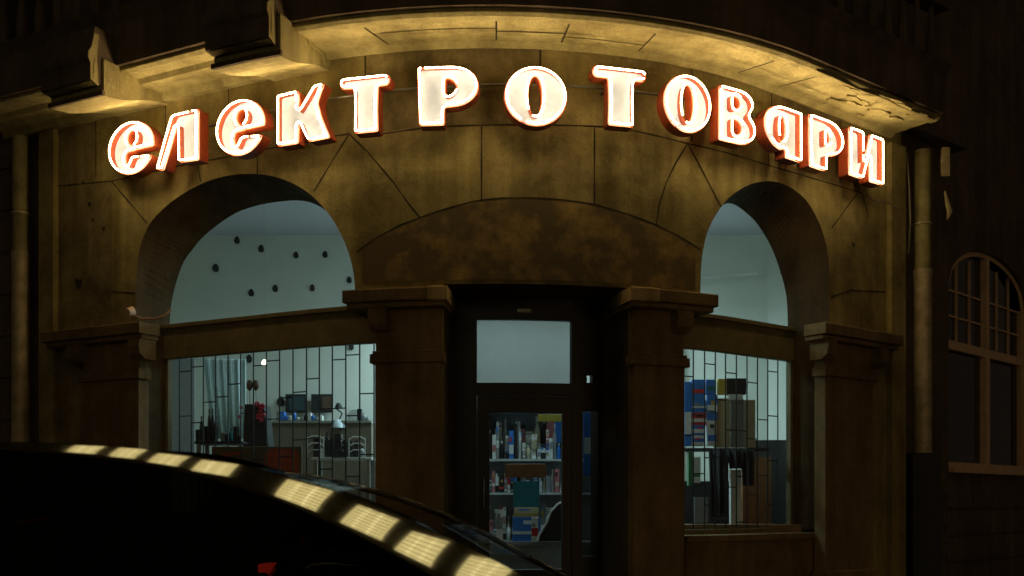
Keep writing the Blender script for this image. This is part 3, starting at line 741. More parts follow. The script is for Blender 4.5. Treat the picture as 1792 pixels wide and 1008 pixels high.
# profile of the roof rail in car space: (x, upper edge z, lower edge z)
pu = [1.1491769983242381, -0.5453634685707337, -0.20680428203850687, 0.12994539301824604, 0.07559262566545173]
pl = [1.0294935367751206, -0.6076513778443376, 0.03458601966442288, 0.47641924310138617, 0.21252986947653166]
def ev(c, x): return sum(a * x ** i for i, a in enumerate(c))
def rail_z(x):
    if x < -1.145:
        d = x + 1.145; return ev(pu, -1.145) + d * .045 - .06 * d * d, ev(pl, -1.145) + d * .085 - .06 * d * d
    if x > .05:
        d = x - .05; g1 = (ev(pu, .05) - ev(pu, .0)) / .05; return ev(pu, .05) + d * g1, ev(pl, .05) + d * g1
    return ev(pu, x), ev(pl, x)
def railpt(x, t):
    """t 0 = upper edge, 1 = lower edge; the section leans in as it climbs"""
    zu, zl = rail_z(x); h = zu - zl; e0, e1 = math.radians(14.5 - 6.5 * max(-.3, min(1.3, (x + 1.1) / 1.1))), math.radians(7)
    z = zu - h * t
    # integrate tan(tilt) from bottom to z
    y = 0; n = 12
    for i in range(n):
        tt = 1 - (1 - t) * (i + .5) / n
        y += math.tan(e0 + (e1 - e0) * tt) * h * (1 - t) / n
    return Vector((x, YC + y, z))
def car(label, place=None):
    t = thing('parked_car', label, 'car', (0, YC + .8, 0), 'parked cars in the street')
    X0, X1 = -2.75, .28
    n = 150; xs = [X0 + (X1 - X0) * i / n for i in range(n + 1)]
    W2 = 1.55
    mb = MB()
    mb.grid([[railpt(x, 1 - k / 10) for k in range(11)] for x in xs])
    mb.build('roof_rail', CARP, t, True); mb = MB()
    mb.grid([[Vector((x, 2 * YC + W2 - p.y, p.z)) for p in [railpt(x, 1 - k / 10) for k in range(11)]][::-1] for x in xs if x < -.84])
    mb.build('roof_rail', CARP, t, True)
    mb = MB(); mb.tube([(x, YC + W2 - .02, rail_z(x)[0] - .02) for x in xs if x > -.86], .011, 8); mb.build('windscreen_edge', CARB, t, True)
    # roof skin, curving over between the two rails up to the windscreen
    mb = MB(); rows = []
    for x in [X0 + (-.86 - X0) * i / 30 for i in range(31)]:
        p = railpt(x, 0); row = []
        for k in range(25):
            q = k / 24; y = p.y + (W2 - 2 * (p.y - YC)) * q
            row.append(Vector((x, y, p.z - .006 + .022 * (1 - (2 * q - 1) ** 2))))
        rows.append(row)
    mb.grid(rows); mb.build('roof', CARB, t, True)
    mb = MB(); rows = []
    for x in [-.86 + (.28 + .86) * i / 30 for i in range(31)]:
        p = railpt(x, 0); row = []
        for k in range(13):
            q = k / 12; row.append(Vector((x + .05 * (1 - (2 * q - 1) ** 2), p.y + (W2 - 2 * (p.y - YC)) * q, p.z - .01)))
        rows.append(row)
    mb.grid(rows); mb.build('windscreen', WINDSCREEN, t, True)
    def belt(x): return .93 - .02 * (x + 1.2) ** 2
    # side windows on both sides
    for side in (0, 1):
        for a, b in ((-2.35, -1.62), (-1.55, -.02)):
            mb = MB(); rows = []
            for i in range(25):
                x = a + (b - a) * i / 24; zl = rail_z(x)[1]; zb = belt(x)
                if zb > zl: zb = zl - .01
                rr = []
                for k in range(5):
                    z = zb + (zl + .004 - zb) * k / 4; y = YC + .012
                    rr.append(Vector((x, y if side == 0 else 2 * YC + W2 - y, z)))
                rows.append(rr)
            mb.grid(rows); mb.build('side_window', CARGLASS, t, True)
    # body shell below the belt
    mb = MB(); rows = []
    xs2 = [-3.1 + 4.5 * i / 60 for i in range(61)]
    for x in xs2:
        endf = max(0, min(1, (x + 3.1) / .35)) ** .5; endr = max(0, min(1, (1.4 - x) / .5)) ** .5
        e = min(endf, endr)
        if x < -2.35: ztop = .93 + .0 * x
        elif x > .0: ztop = .93 - .10 * (x - .0)
        else: ztop = belt(x)
        ztop = .55 + (ztop - .55) * max(.35, e)
        hw = (W2 / 2 + .10) * (.72 + .28 * e); cy = YC + W2 / 2
        zb = .22
        for wx in (-2.35, .62):
            if abs(x - wx) < .34: zb = max(zb, math.sqrt(max(0, .34 ** 2 - (x - wx) ** 2)) + .31)
        sec = [(-hw * .97, zb), (-hw, .5 if zb < .5 else zb + .001), (-hw * .99, ztop - .10), (-hw * .93, ztop), (0, ztop + .02), (hw * .93, ztop), (hw * .99, ztop - .10), (hw, .5 if zb < .5 else zb + .001), (hw * .97, zb)]
        rows.append([Vector((x, cy + y, z)) for y, z in sec])
    # open the cabin: leave the deck only outside the cabin
    mb.grid(rows[:12], 0); 
    for i in range(11, 42):
        for j in (0, 1, 2, 5, 6, 7): mb.face([rows[i][j], rows[i][j + 1], rows[i + 1][j + 1], rows[i + 1][j]])
    mb.grid(rows[42:], 0); mb.face(rows[0]); mb.face(rows[-1][::-1])
    mb.face([rows[41][3], rows[41][4], rows[42][4], rows[42][3]]); mb.face([rows[41][4], rows[41][5], rows[42][5], rows[42][4]])
    mb.build('body', CARB, t, True)
    # pillars and rear screen
    z = rail_z(-1.585)[1]
    for yy in (YC + .01, YC + W2 - .03): mb = MB(); mb.hexa([(-1.63, yy - .04, .9), (-1.54, yy - .04, .9), (-1.54, yy, .9), (-1.63, yy, .9), (-1.63, yy + .01, z), (-1.54, yy + .01, z), (-1.54, yy + .04, z), (-1.63, yy + .04, z)]); mb.build('pillar', CARB, t)
    for yy in (YC, YC + W2 - .04): mb = MB(); mb.hexa([(-2.75, yy, .9), (-2.35, yy, .9), (-2.35, yy + .03, .9), (-2.75, yy + .03, .9), (-2.75, yy, rail_z(-2.75)[1]), (-2.35, yy, rail_z(-2.35)[1]), (-2.35, yy + .03, rail_z(-2.35)[1]), (-2.75, yy + .03, rail_z(-2.75)[1])]); mb.build('pillar', CARB, t)
    mb = MB(); mb.face([(-2.95, YC + .1, .93), (-2.95, YC + W2 - .1, .93), (-2.72, YC + W2 - .1, 1.36), (-2.72, YC + .1, 1.36)]); mb.build('rear_window', CARGLASS, t)
    mb = MB(); mb.box(-2.6, .2, YC + .06, YC + W2 - .06, .25, .32); mb.build('cabin_floor', DARKW, t)
    for x in (-1.95, -1.0):
        for y in (YC + .42, YC + 1.13):
            mb = MB(); mb.box(x - .25, x + .25, y - .24, y + .24, .32, .58); mb.hexa([(x - .33, y - .23, .5), (x - .2, y - .23, .5), (x - .2, y + .23, .5), (x - .33, y + .23, .5), (x - .45, y - .2, 1.0), (x - .36, y - .2, 1.0), (x - .36, y + .2, 1.0), (x - .45, y + .2, 1.0)])
            st = bev(mb.build('seat', RUB, t), .03, 3)
            mb = MB(); mb.box(x - .47, x - .38, y - .12, y + .12, 1.02, 1.17); bev(mb.build('headrest', RUB, st), .03, 3)
    # wheels
    for x in (-2.35, .62):
        for y, sg in ((YC - .06, -1), (YC + W2 + .06, 1)):
            mb = MB(); rows = []
            for r, o in ((.19, .02), (.29, .0), (.31, .03), (.31, .17), (.29, .2), (.19, .18)):
                rows.append([(x + r * math.cos(a * math.pi / 14), y - sg * o, .31 + r * math.sin(a * math.pi / 14)) for a in range(28)])
            mb.grid(rows, 0, close=True); wh = mb.build('wheel', RUB, t, True)
            mb = MB()
            for k in range(5):
                a = k * 2 * math.pi / 5; mb.tube([(x, y - sg * .03, .31), (x + .19 * math.cos(a), y - sg * .02, .31 + .19 * math.sin(a))], .025, 6)
            mb.tube([(x + .185 * math.cos(a * math.pi / 14), y - sg * .025, .31 + .185 * math.sin(a * math.pi / 14)) for a in range(28)], .012, 6, closed=True)
            mb.build('rim', METAL, wh, True)
    # lamps and mirrors
    for y in (YC + .06, YC + W2 - .30):
        mb = MB(); mb.box(-3.11, -2.98, y, y + .24, .72, .79); bev(mb.build('tail_light', emis('tail glow', (1, .05, .02), 1.5), t), .01)
        mb = MB(); mb.box(1.25, 1.41, y, y + .24, .5, .62); bev(mb.build('headlight', METAL, t), .02)
    for y, sg in ((YC - .02, -1), (YC + W2 + .02, 1)):
        mb = MB(); mb.box(-.14, -.02, min(y + sg * .05, y + sg * .21), max(y + sg * .05, y + sg * .21), .90, 1.02); mb.tube([(-.06, y + sg * .07, .93), (-.02, y - sg * .04, .91)], .015, 6)
        bev(mb.build('wing_mirror', CARB, t), .02, 3)
    return t
car1 = car('black car in the foreground left, lit windows mirrored along its roof rail')
def copy_tree(o, parent=None):
    c = o.copy(); COL.objects.link(c)
    if parent is not None: c.parent = parent; c.matrix_parent_inverse = o.matrix_parent_inverse.copy()
    for ch in o.children: copy_tree(ch, c)
    return c
car2 = copy_tree(car1); car2['label'] = 'dark car parked on the far side of the street, behind the viewer'
car2.location = (1.0, -4.6, 0)

# ------------------------------------------------------------------ goods and furniture inside
def cam_x(px, Y): return (px - 896) / 1800 * Y
def cam_z(py, Y): return 1.3 + (880 - py) / 1800 * Y
COLN = {'white': (.85, .88, .87), 'grey': (.30, .32, .33), 'black': (.02, .02, .022), 'red': (.62, .04, .04), 'pink': (.6, .2, .22), 'blue': (.04, .22, .72), 'teal': (.02, .20, .24), 'yellow': (.55, .42, .06), 'brown': (.22, .09, .03), 'cream': (.62, .55, .38), 'green': (.06, .25, .10), 'orange': (.55, .16, .03)}
ORD = ['first', 'second', 'third', 'fourth', 'fifth', 'sixth', 'seventh', 'eighth', 'ninth', 'tenth', 'eleventh', 'twelfth', 'thirteenth', 'fourteenth', 'fifteenth', 'sixteenth', 'seventeenth', 'eighteenth', 'nineteenth', 'twentieth']
def carton(x0, x1, y0, y1, z0, z1, c, lab, grp, band=None, name='carton', cat='box'):
    t = thing(name, lab, cat, ((x0 + x1) / 2, (y0 + y1) / 2, z0), grp)
    mb = MB(); mb.box(x0, x1, y0, y1, z0, z1); bev(mb.build('body', cmat(COLN[c]), t), .003)
    if band:
        mb = MB(); v = random.uniform(.15, .5); mb.box(x0 + .002, x1 - .002, y0 - .003, y0 - .001, z0 + (z1 - z0) * v, z0 + (z1 - z0) * (v + random.uniform(.12, .4))); mb.build('printed_band', cmat(COLN[band]), t)
        mb = MB(); v = random.uniform(.55, .8); u = random.uniform(.1, .4)
        mb.box(x0 + (x1 - x0) * u, x0 + (x1 - x0) * (u + .45), y0 - .006, y0 - .004, z0 + (z1 - z0) * v, z0 + (z1 - z0) * (v + .15)); mb.build('printed_patch', cmat(COLN[random.choice(['white', 'black', 'red', 'yellow', 'blue', 'grey'])]), t)
    return t
def bottle(x, y, z0, r, h, c, lab, grp, cap='white'):
    t = thing('bottle', lab, 'bottle', (x, y, z0), grp)
    mb = MB(); mb.lathe((x, y, z0), [(r * .9, 0), (r, .02 * h), (r, .6 * h), (r * .8, .72 * h), (r * .35, .82 * h), (r * .35, .9 * h)], 12); mb.build('body', cmat(COLN[c], .3), t, True)
    mb = MB(); mb.lathe((x, y, z0), [(r * .42, .88 * h), (r * .42, h)], 10); mb.build('cap', cmat(COLN[cap], .4), t, True)
def row(y, z, x0, x1, hmin, hmax, n, lab, grp, pal):
    x = x0; k = 0
    while x < x1 - .02 and k < 20:
        wd = random.uniform(.7, 1.4) * (x1 - x0) / n; h = random.uniform(hmin, hmax); c = random.choice(pal); b = random.choice(pal)
        L_ = '%s from left on the %s, %s ' % (ORD[k], lab, c)
        r_ = random.random()
        if r_ < .38:
            zz_ = z; lv = 0
            while zz_ < z + h - .03 and lv < 5:
                hh = random.uniform(.05, .12); ww = wd * random.uniform(.7, .98); cc = random.choice(pal); dx = random.uniform(0, wd - ww)
                carton(x + dx, min(x + dx + ww, x1), y + random.uniform(0, .03), y + .14, zz_, zz_ + hh - .001, cc, '%s pack %s the %s stack on the %s' % (cc, ('at the bottom of', 'second up in', 'third up in', 'fourth up in', 'at the top of')[lv], ORD[k], lab), grp, random.choice(pal), 'pack', 'pack')
                zz_ += hh; lv += 1
        elif r_ < .78: carton(x, min(x + wd * .92, x1), y, y + .14, z, z + h, c, L_ + 'carton', grp, b if b != c else None)
        else: bottle(x + wd * .45, y + .07, z, min(wd * .42, .05), h, c, L_ + 'bottle', grp)
        x += wd; k += 1
t = thing('shelving_unit', 'grey metal shelving full of goods seen through the glass door', 'shelves', (.17, 12.3, .3))
SY = 12.1
for nm, z in (('upper', cam_z(803, SY)), ('middle', cam_z(862, SY)), ('lower', cam_z(950, SY)), ('top', cam_z(716, SY))):
    mb = MB(); mb.box(-.6, 1.0, SY, SY + .4, z - .025, z); mb.build('shelf', cmat((.62, .68, .68), .4), t)
mb = MB()
for x in (-.62, .99):
    for y in (SY, SY + .38): mb.box(x, x + .03, y, y + .03, .3, 2.6)
mb.build('upright', METAL, t)
mb = MB(); mb.box(-.59, .98, SY + .40, SY + .41, .3, 2.6); mb.build('back_panel', cmat((.30, .32, .32)), t)
pal = ['white', 'white', 'grey', 'black', 'white', 'pink', 'white', 'cream', 'blue', 'white', 'grey', 'black', 'grey']
row(SY + .02, cam_z(803, SY) + .001, -.30, .64, .16, .50, 19, 'upper door shelf', 'goods on the upper shelf', pal)
row(SY + .20, cam_z(803, SY) + .001, -.30, .64, .32, .54, 12, 'upper door shelf, back row', 'goods on the upper shelf', pal)
row(SY + .02, cam_z(862, SY) + .001, -.30, .64, .14, .30, 20, 'middle door shelf', 'goods on the middle shelf', pal + ['pink', 'red', 'white'])
row(SY + .02, cam_z(950, SY) + .001, -.30, .20, .14, .40, 10, 'lower door shelf', 'goods on the lower shelf', pal + ['grey', 'white'])
row(SY + .22, cam_z(950, SY) + .001, -.30, .64, .3, .5, 13, 'lower door shelf, back row', 'goods on the lower shelf', pal + ['cream'])
y = SY - .12
def atbox(px0, px1, py0, py1, Y, d, c, lab, name='carton', cat='box', band=None, grp=None):
    return carton(cam_x(px0, Y), cam_x(px1, Y), Y, Y + d, cam_z(py1, Y), cam_z(py0, Y), c, lab, grp, band, name, cat)
# stack of goods on a counter just inside the door
mb = MB(); cz_ = cam_z(948, 11.5); mb.box(-.5, .9, 11.5, 11.85, cz_ - .04, cz_); mb.box(-.45, .85, 11.6, 11.8, .3, cz_ - .04)
tag(mb.build('counter', cmat((.30, .31, .31))), 'low grey counter just inside the glass door', 'counter')
def stack(items):
    for a in items: atbox(*a[:6], a[6], a[7], *(a[8:]))
Yk = 11.62
atbox(897, 945, 905, 948, Yk, .15, 'blue', 'blue box at the bottom of the counter stack behind the door', band='white')
atbox(900, 942, 888, 905, Yk, .15, 'cream', 'cream folded packet in the counter stack behind the door', band='yellow')
atbox(898, 944, 842, 888, Yk + .01, .12, 'teal', 'dark teal box on top of the counter stack behind the door')
atbox(884, 956, 812, 836, Yk - .1, .03, 'brown', 'wide brown board sign hung inside the door glass', 'hanging_board', 'board')
atbox(942, 984, 725, 738, Yk, .03, 'yellow', 'narrow yellow strip sign at the top right of the door glass', 'hanging_board', 'board')
atbox(930, 942, 905, 948, Yk - .14, .1, 'white', 'small white carton standing before the blue box on the counter', band='red')
atbox(868, 880, 892, 948, Yk - .1, .08, 'white', 'tall white carton at the left of the counter', band='grey')
atbox(1022, 1060, 722, 832, 11.2, .1, 'blue', 'blue box standing in for the reflection in the narrow side pane', 'pane_reflection', 'pack', band='white')  # blue and white box painted in place of a reflection on the glass
# iron on the counter
t = thing('steam_iron', 'white rimmed steam iron at the right of the counter inside the door', 'iron', (cam_x(962, Yk), Yk, cz_))
mb = MB(); pr = [(940, 946), (943, 935), (955, 915), (963, 895), (975, 882), (990, 876), (995, 946)]
a = [(cam_x(px, Yk), Yk - .2, cam_z(py, Yk)) for px, py in pr]; b = [(x, y + .14, z) for x, y, z in a]
mb.face(a[::-1]); mb.face(b)
for i in range(len(a)): mb.face([a[i], a[(i + 1) % len(a)], b[(i + 1) % len(a)], b[i]])
mb.build('body', DARKW, t)
mb = MB(); mb.tube([(x, Yk - .21, z) for x, y, z in a[:-1]], .012, 8); mb.build('rim', cmat(COLN['white']), t, True)

# dots (dark leaf-shaped ornaments) on the back wall
DOT = [(-3.87, 5.0, 1), (-3.53, 4.88, 1), (-3.04, 4.79, .9), (-2.63, 4.8, .9), (-2.29, 4.44, .9), (-4.17, 4.61, 1.1), (-3.67, 4.26, 1), (-3.33, 4.32, 1), (-2.81, 4.33, .9), (-3.7, 3.33, 1.1), (-4.16, 2.83, 1.3), (-3.25, 2.73, 1.3), (-2.26, 3.5, .9), (3.72, 4.47, .9)]
DL_ = ['top left', 'upper second', 'upper third', 'upper fourth', 'upper right', 'left-hand', 'middle row first', 'middle row second', 'middle row third', 'lower one near the bulb', 'low one beside the bright curtain', 'low one beside the wall pictures', 'one nearest the pier', 'single one behind the right arch']
for (x, z, k), nm in zip(DOT, DL_):
    k *= .72; mb = MB(); yy = 14.475 if x < 3 else 14.1
    pts = [(x + .055 * k * math.cos(a * .524) * (1 + .25 * math.cos(a * .524 + 2)), z + .075 * k * math.sin(a * .524)) for a in range(12)]
    A_ = [(p[0], yy, p[1]) for p in pts]; B_ = [(p[0], yy + .015, p[1]) for p in pts]
    mb.face(A_[::-1]); mb.face(B_)
    for i in range(12): mb.face([A_[i], A_[(i + 1) % 12], B_[(i + 1) % 12], B_[i]])
    tag(mb.build('wall_ornament', DARKW, None), 'dark leaf ornament on the back wall, ' + nm, 'ornament', 'dark ornaments on the shop wall')
# small hanging lit bulb
t = thing('pendant_bulb', 'small warm lit bulb hanging in the left window', 'bulb', (-3.01, 12.5, 3.02))
mb = MB(); mb.lathe((-3.01, 12.5, 3.0), [(.004, -.035), (.028, -.02), (.036, 0), (.028, .02), (.012, .04)], 12); mb.build('globe', emis('bulb', (1, .9, .6), 4), t, True)
mb = MB(); mb.tube([(-3.01, 12.5, 3.035), (-3.01, 12.5, 5.07)], .002, 5); mb.build('cord', cmat((.5, .55, .52)), t)
# bright curtain
mb = MB(); Y = 13.6; rows = []
for i in range(40):
    q = i / 39; x0 = cam_x(356, Y) + (cam_x(430, Y) - cam_x(356, Y)) * q
    rows.append([Vector((x0 + .02 * math.sin(i * .9), Y + .03 * math.sin(i * .9), cam_z(628, Y))), Vector((cam_x(372, Y) + (cam_x(430, Y) - cam_x(372, Y)) * q, Y + .05 * math.sin(i * .9), cam_z(768, Y)))])
mb.grid(rows); o = mb.build('curtain', cmat((.75, .95, .98)), None, True); tag(o, 'pale bluish curtain hanging at the left of the left window', 'curtain')
m_ = o.modifiers.new('s', 'SOLIDIFY'); m_.thickness = .01
# dark folded screen left
atbox(300, 340, 628, 800, 12.8, .05, 'grey', 'grey panel standing at the far left inside the left window', 'room_divider', 'panel')
# pictures
for a, b, lab in ((500, 535, 'dark framed picture on the back wall, left one of the pair'), (545, 582, 'dark framed picture with a brown right half, right one of the pair')):
    t = thing('picture', lab, 'picture', (cam_x((a + b) / 2, 14.4), 14.4, 2.7))
    mb = MB(); mb.box(cam_x(a, 14.4), cam_x(b, 14.4), 14.38, 14.44, cam_z(722, 14.4), cam_z(690, 14.4)); mb.build('frame', DARKW, t)
    mb = MB(); xm = a + (b - a) * (.15 if a < 540 else .5); mb.box(cam_x(xm, 14.37), cam_x(b - 3, 14.37), 14.37, 14.379, cam_z(718, 14.37), cam_z(694, 14.37)); mb.build('canvas', cmat((.10, .06, .04) if a > 540 else (.03, .06, .07)), t)
# tall dark stand with red flowers and two candle lamps
t = thing('flower_stand', 'tall dark stand with red flowers and two thin lamps in the left window', 'flower stand', (cam_x(447, 11.9), 11.9, .3))
Y = 11.9
mb = MB(); mb.hexa([(cam_x(424, Y), Y, cam_z(800, Y)), (cam_x(472, Y), Y, cam_z(800, Y)), (cam_x(472, Y), Y + .3, cam_z(800, Y)), (cam_x(424, Y), Y + .3, cam_z(800, Y)), (cam_x(428, Y), Y, cam_z(707, Y)), (cam_x(462, Y), Y, cam_z(707, Y)), (cam_x(462, Y), Y + .3, cam_z(707, Y)), (cam_x(428, Y), Y + .3, cam_z(707, Y))])
mb.box(cam_x(418, Y), cam_x(480, Y), Y - .05, Y + .35, cam_z(1040, Y), cam_z(800, Y)); bev(mb.build('stand', DARKW, t), .01)
for px in (434, 445):
    mb = MB(); mb.tube([(cam_x(px, Y), Y + .1, cam_z(707, Y)), (cam_x(px - 1, Y), Y + .1, cam_z(680, Y))], .006, 6); mb.build('stem', METAL, t)
    mb = MB(); mb.lathe((cam_x(px - 1, Y), Y + .1, cam_z(682, Y)), [(.01, 0), (.035, .03), (.04, .08), (.025, .12)], 10); mb.build('lamp_head', cmat((.12, .06, .03)), t, True)
for px, py, r in ((452, 708, .035), (460, 712, .04), (457, 722, .03), (454, 730, .04), (462, 727, .03), (424, 714, .02), (421, 730, .02), (459, 736, .025)):
    mb = MB(); c = (cam_x(px, Y), Y - .05, cam_z(py, Y))
    for k in range(5): mb.lathe((c[0] + r * .6 * math.cos(k * 1.257), c[1], c[2] + r * .6 * math.sin(k * 1.257)), [(.002, -r * .5), (r * .5, 0), (.002, r * .5)], 6)
    mb.build('flower', cmat((.55, .03, .06)), t)
# cluttered table at left
def clutter(px0, px1, pyb, n, Y, lab, grp, hpx=(12, 40), pal=('black', 'black', 'grey', 'black', 'white')):
    x = px0; k = 0
    while x < px1 and k < n:
        wpx = (px1 - px0) / n * random.uniform(.7, 1.1); h = random.uniform(*hpx); c = random.choice(pal)
        L_ = '%s from left on the %s, %s' % (ORD[k], lab, c)
        if random.random() < .5: bottle(cam_x(x + wpx / 2, Y), Y, cam_z(pyb, Y), wpx / 2 / 1800 * Y, h / 1800 * Y, c, L_ + ' and rounded', grp, 'black')
        else: carton(cam_x(x, Y), cam_x(x + wpx * .9, Y), Y, Y + .12, cam_z(pyb, Y), cam_z(pyb - h, Y), c, L_ + ' and boxy', grp)
        x += wpx; k += 1
def table(px0, px1, pyt, Y, d, c, lab, name='table', th=.03):
    t = thing(name, lab, name, (cam_x((px0 + px1) / 2, Y), Y, .3)); x0, x1, z = cam_x(px0, Y), cam_x(px1, Y), cam_z(pyt, Y)
    mb = MB(); mb.box(x0, x1, Y, Y + d, z - th, z); bev(mb.build('top', cmat(COLN[c] if isinstance(c, str) else c), t), .004)
    for x in (x0 + .02, x1 - .06):
        for y in (Y + .02, Y + d - .06):
            mb = MB(); mb.box(x, x + .04, y, y + .04, .3, z - th); mb.build('leg', METAL, t)
table(340, 425, 772, 11.6, .4, 'black', 'dark table with small dark goods at the left of the left window')
clutter(342, 385, 772, 6, 11.7, 'dark table in the left window', 'goods on the dark table', (20, 58), ('black', 'black', 'grey', 'black', 'white'))
clutter(386, 424, 772, 5, 11.7, 'dark table beside the flower stand', 'goods beside the flower stand', (6, 26), ('black', 'black', 'grey', 'white', 'teal'))
# long beige counter with lamp
t = thing('sales_counter', 'long beige counter along the back of the left room', 'counter', (-2.6, 13.2, .3))
mb = MB(); mb.box(cam_x(466, 13.2), cam_x(650, 13.2), 13.2, 13.7, cam_z(736, 13.2) - .03, cam_z(736, 13.2)); mb.build('top', cmat((.34, .35, .30)), t)
mb = MB(); mb.box(cam_x(470, 13.25), cam_x(650, 13.25), 13.25, 13.68, .3, cam_z(736, 13.2) - .031); mb.build('front', cmat((.20, .17, .12)), t)
t = thing('desk_lamp', 'white shaded desk lamp on the beige counter', 'lamp', (cam_x(590, 13), 13, cam_z(736, 13.2)))
Y = 13.15; mb = MB(); mb.lathe((cam_x(590, Y), Y + .1, cam_z(748, Y)), [(.10, 0), (.09, .04), (.05, .1), (.02, .11)], 14); mb.build('lamp_shade', cmat((.75, .85, .95)), t, True)
mb = MB(); mb.tube([(cam_x(590, Y), Y + .1, cam_z(736, Y)), (cam_x(596, Y), Y + .12, cam_z(722, Y)), (cam_x(584, Y), Y + .12, cam_z(712, Y))], .01, 6); mb.lathe((cam_x(590, Y), Y + .1, cam_z(712, Y)), [(.05, 0), (.03, .05), (.01, .06)], 10); mb.build('arm', DARKW, t)
# appliance racks to the right in the left window
table(545, 650, 800, 11.4, .35, 'white', 'white low shelf with appliances at the right of the left window', 'table')
clutter(548, 650, 800, 9, 11.5, 'white low shelf in the left window', 'appliances on the low shelf', (18, 46), ('black', 'black', 'white', 'grey', 'black'))
mb_items = [(552, 36), (590, 30), (625, 34)]
for k, (px, h) in enumerate(mb_items):
    Y = 11.35; t = thing('wire_rack', 'wire rack with loops, %s from the left above the low shelf' % ORD[k], 'rack', (cam_x(px, Y), Y, cam_z(800, Y)), 'wire racks on the low shelf')
    mb = MB()
    for j in range(3):
        z = cam_z(800 - 8 - j * h / 3, Y); mb.tube([(cam_x(px - 14, Y), Y, z), (cam_x(px - 7, Y), Y, z + .03), (cam_x(px + 7, Y), Y, z + .03), (cam_x(px + 14, Y), Y, z)], .007, 6)
    for dx in (-14, 14): mb.tube([(cam_x(px + dx, Y), Y, cam_z(800, Y)), (cam_x(px + dx, Y), Y, cam_z(800 - h, Y))], .006, 6)
    mb.build('rods', IRON if k % 2 else cmat(COLN['white']), t)
# low board with rounded red-orange panel
t = thing('display_board', 'low dark board with a rounded red-orange panel inside the left window', 'board', (cam_x(450, 10.9), 10.9, 1.2))
Y = 11.15; mb = MB(); mb.box(cam_x(370, Y), cam_x(528, Y), Y, Y + .04, .3, cam_z(781, Y)); bev(mb.build('panel', cmat((.10, .09, .05)), t), .01)
mb = MB(); pts = [(462, 860), (462, 796), (466, 788), (474, 785), (510, 785), (520, 789), (524, 798), (524, 860)]
mb.face([(cam_x(a, Y), Y - .006, cam_z(b, Y)) for a, b in pts]); mb.build('red_panel', cmat((.42, .075, .03)), t)
mb = MB(); pts = [(388, 860), (386, 798), (392, 792), (440, 790), (446, 794)]; mb.face([(cam_x(a, Y), Y - .004, cam_z(b, Y)) for a, b in pts[:4] + [(396, 800), (394, 860)]]); mb.build('red_edge', cmat((.30, .05, .02)), t)

# right window
Yr = 11.6
def rb(px0, px1, py0, py1, c, lab, name='carton', cat='box', band=None, Y=Yr, d=.1): return atbox(px0, px1, py0, py1, Y, d, c, lab, name, cat, band, 'goods in the right window')
pk = [(1198, 1210, 668, 780, 'blue', 'white'), (1211, 1232, 664, 700, 'blue', 'red'), (1211, 1236, 700, 722, 'blue', 'white'), (1211, 1236, 722, 744, 'red', 'white'), (1211, 1234, 744, 762, 'blue', 'white'), (1211, 1232, 762, 780, 'white', 'blue'), (1236, 1253, 664, 690, 'blue', 'teal'), (1238, 1256, 691, 735, 'blue', 'white'), (1238, 1254, 736, 780, 'white', 'blue')]
for k, (a, b, c, d, e, f_) in enumerate(pk):
    rb(a, b, c, d, e, '%s carton with %s band, %s of the cluster left in the right window' % (e, f_, ORD[k]), band=f_)
mb = MB(); mb.box(cam_x(1196, Yr), cam_x(1346, Yr), Yr - .02, Yr + .3, cam_z(784, Yr) - .03, cam_z(784, Yr) - .001)
tag(mb.build('window_shelf', DARKW), 'dark shelf carrying cartons in the right window', 'shelf')
rb(1257, 1272, 663, 690, 'yellow', 'small yellow carton left of the black case')
rb(1272, 1306, 662, 690, 'black', 'black case on top of the beige boards in the right window', 'case', 'case')
rb(1276, 1300, 690, 700, 'white', 'white tray under the black case')
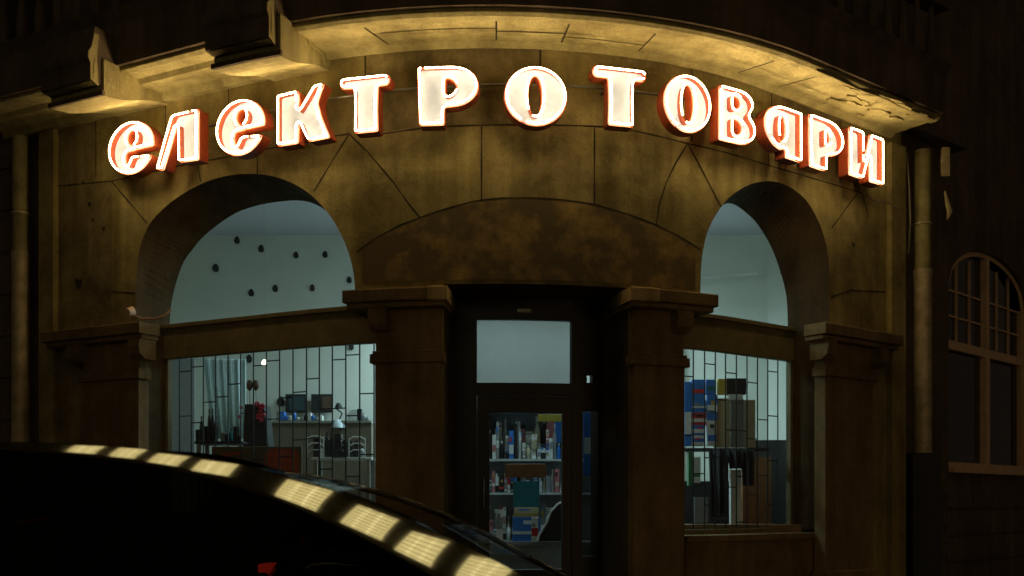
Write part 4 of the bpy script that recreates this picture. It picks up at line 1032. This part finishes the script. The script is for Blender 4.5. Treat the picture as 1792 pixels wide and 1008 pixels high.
for a, b, k in ((1250, 1278, 'left'), (1280, 1302, 'middle'), (1304, 1322, 'right')):
    atbox(a, b, 697 + (a - 1250) * .05, 783, Yr + .05, .08, 'grey' if k == 'middle' else 'cream', '%s one of three pale beige boards in the right window' % k, 'packing_board', 'board', None, 'beige boards in the right window')
# dark garments / rolls hanging under the shelf
for k, (a, b, c, d) in enumerate(((1243, 1274, 786, 905), (1276, 1300, 786, 820), (1300, 1318, 786, 850))):
    Y = 11.5; mb = MB(); rows = []
    for i in range(16):
        q = i / 15; rows.append([Vector((cam_x(a + (b - a) * q, Y), Y + .04 * math.sin(q * 9), cam_z(c, Y))), Vector((cam_x(a + (b - a) * (q * .7 + .15), Y), Y + .05 * math.sin(q * 11), cam_z(d, Y)))])
    mb.grid(rows); o = mb.build('dark_cloth', DARKW, None, True); o.modifiers.new('s', 'SOLIDIFY').thickness = .02
    tag(o, 'dark cloth hanging under the shelf of the right window, %s and %s' % (('left', 'middle', 'right')[k], ('longest', 'shortest', 'narrowest')[k]), 'cloth', 'dark cloths in the right window')
rb(1279, 1297, 822, 918, 'white', 'tall white carton standing under the shelf in the right window')
rb(1213, 1226, 800, 845, 'white', 'small white carton under the shelf at the left of the right window', band='green')
rb(1205, 1212, 790, 850, 'green', 'narrow green carton at the left edge of the right window')
rb(1300, 1350, 800, 930, 'brown', 'brown crate at the right of the right window', Y=12.0)
rb(1215, 1240, 870, 915, 'grey', 'grey carton low in the left of the right window')
mb = MB(); mb.box(cam_x(1190, 11.5), cam_x(1400, 11.5), 11.45, 11.9, .3, cam_z(918, 11.5)); tag(mb.build('window_bench', WOODB), 'low dark bench below the goods of the right window', 'bench')

rb(1318, 1402, 770, 930, 'black', 'tall dark cabinet at the right end of the right window', 'cabinet', 'cabinet', Y=12.35, d=.3)
rb(1190, 1316, 842, 930, 'black', 'low dark cabinet behind the cartons of the right window', 'cabinet', 'cabinet', Y=12.3, d=.3)

clutter(478, 580, 736, 13, 13.25, 'long beige counter', 'goods on the beige counter', (4, 17), ('grey', 'white', 'white', 'black', 'cream', 'blue'))
clutter(604, 648, 736, 6, 13.25, 'right part of the beige counter', 'goods on the beige counter', (5, 22), ('white', 'white', 'grey', 'black'))
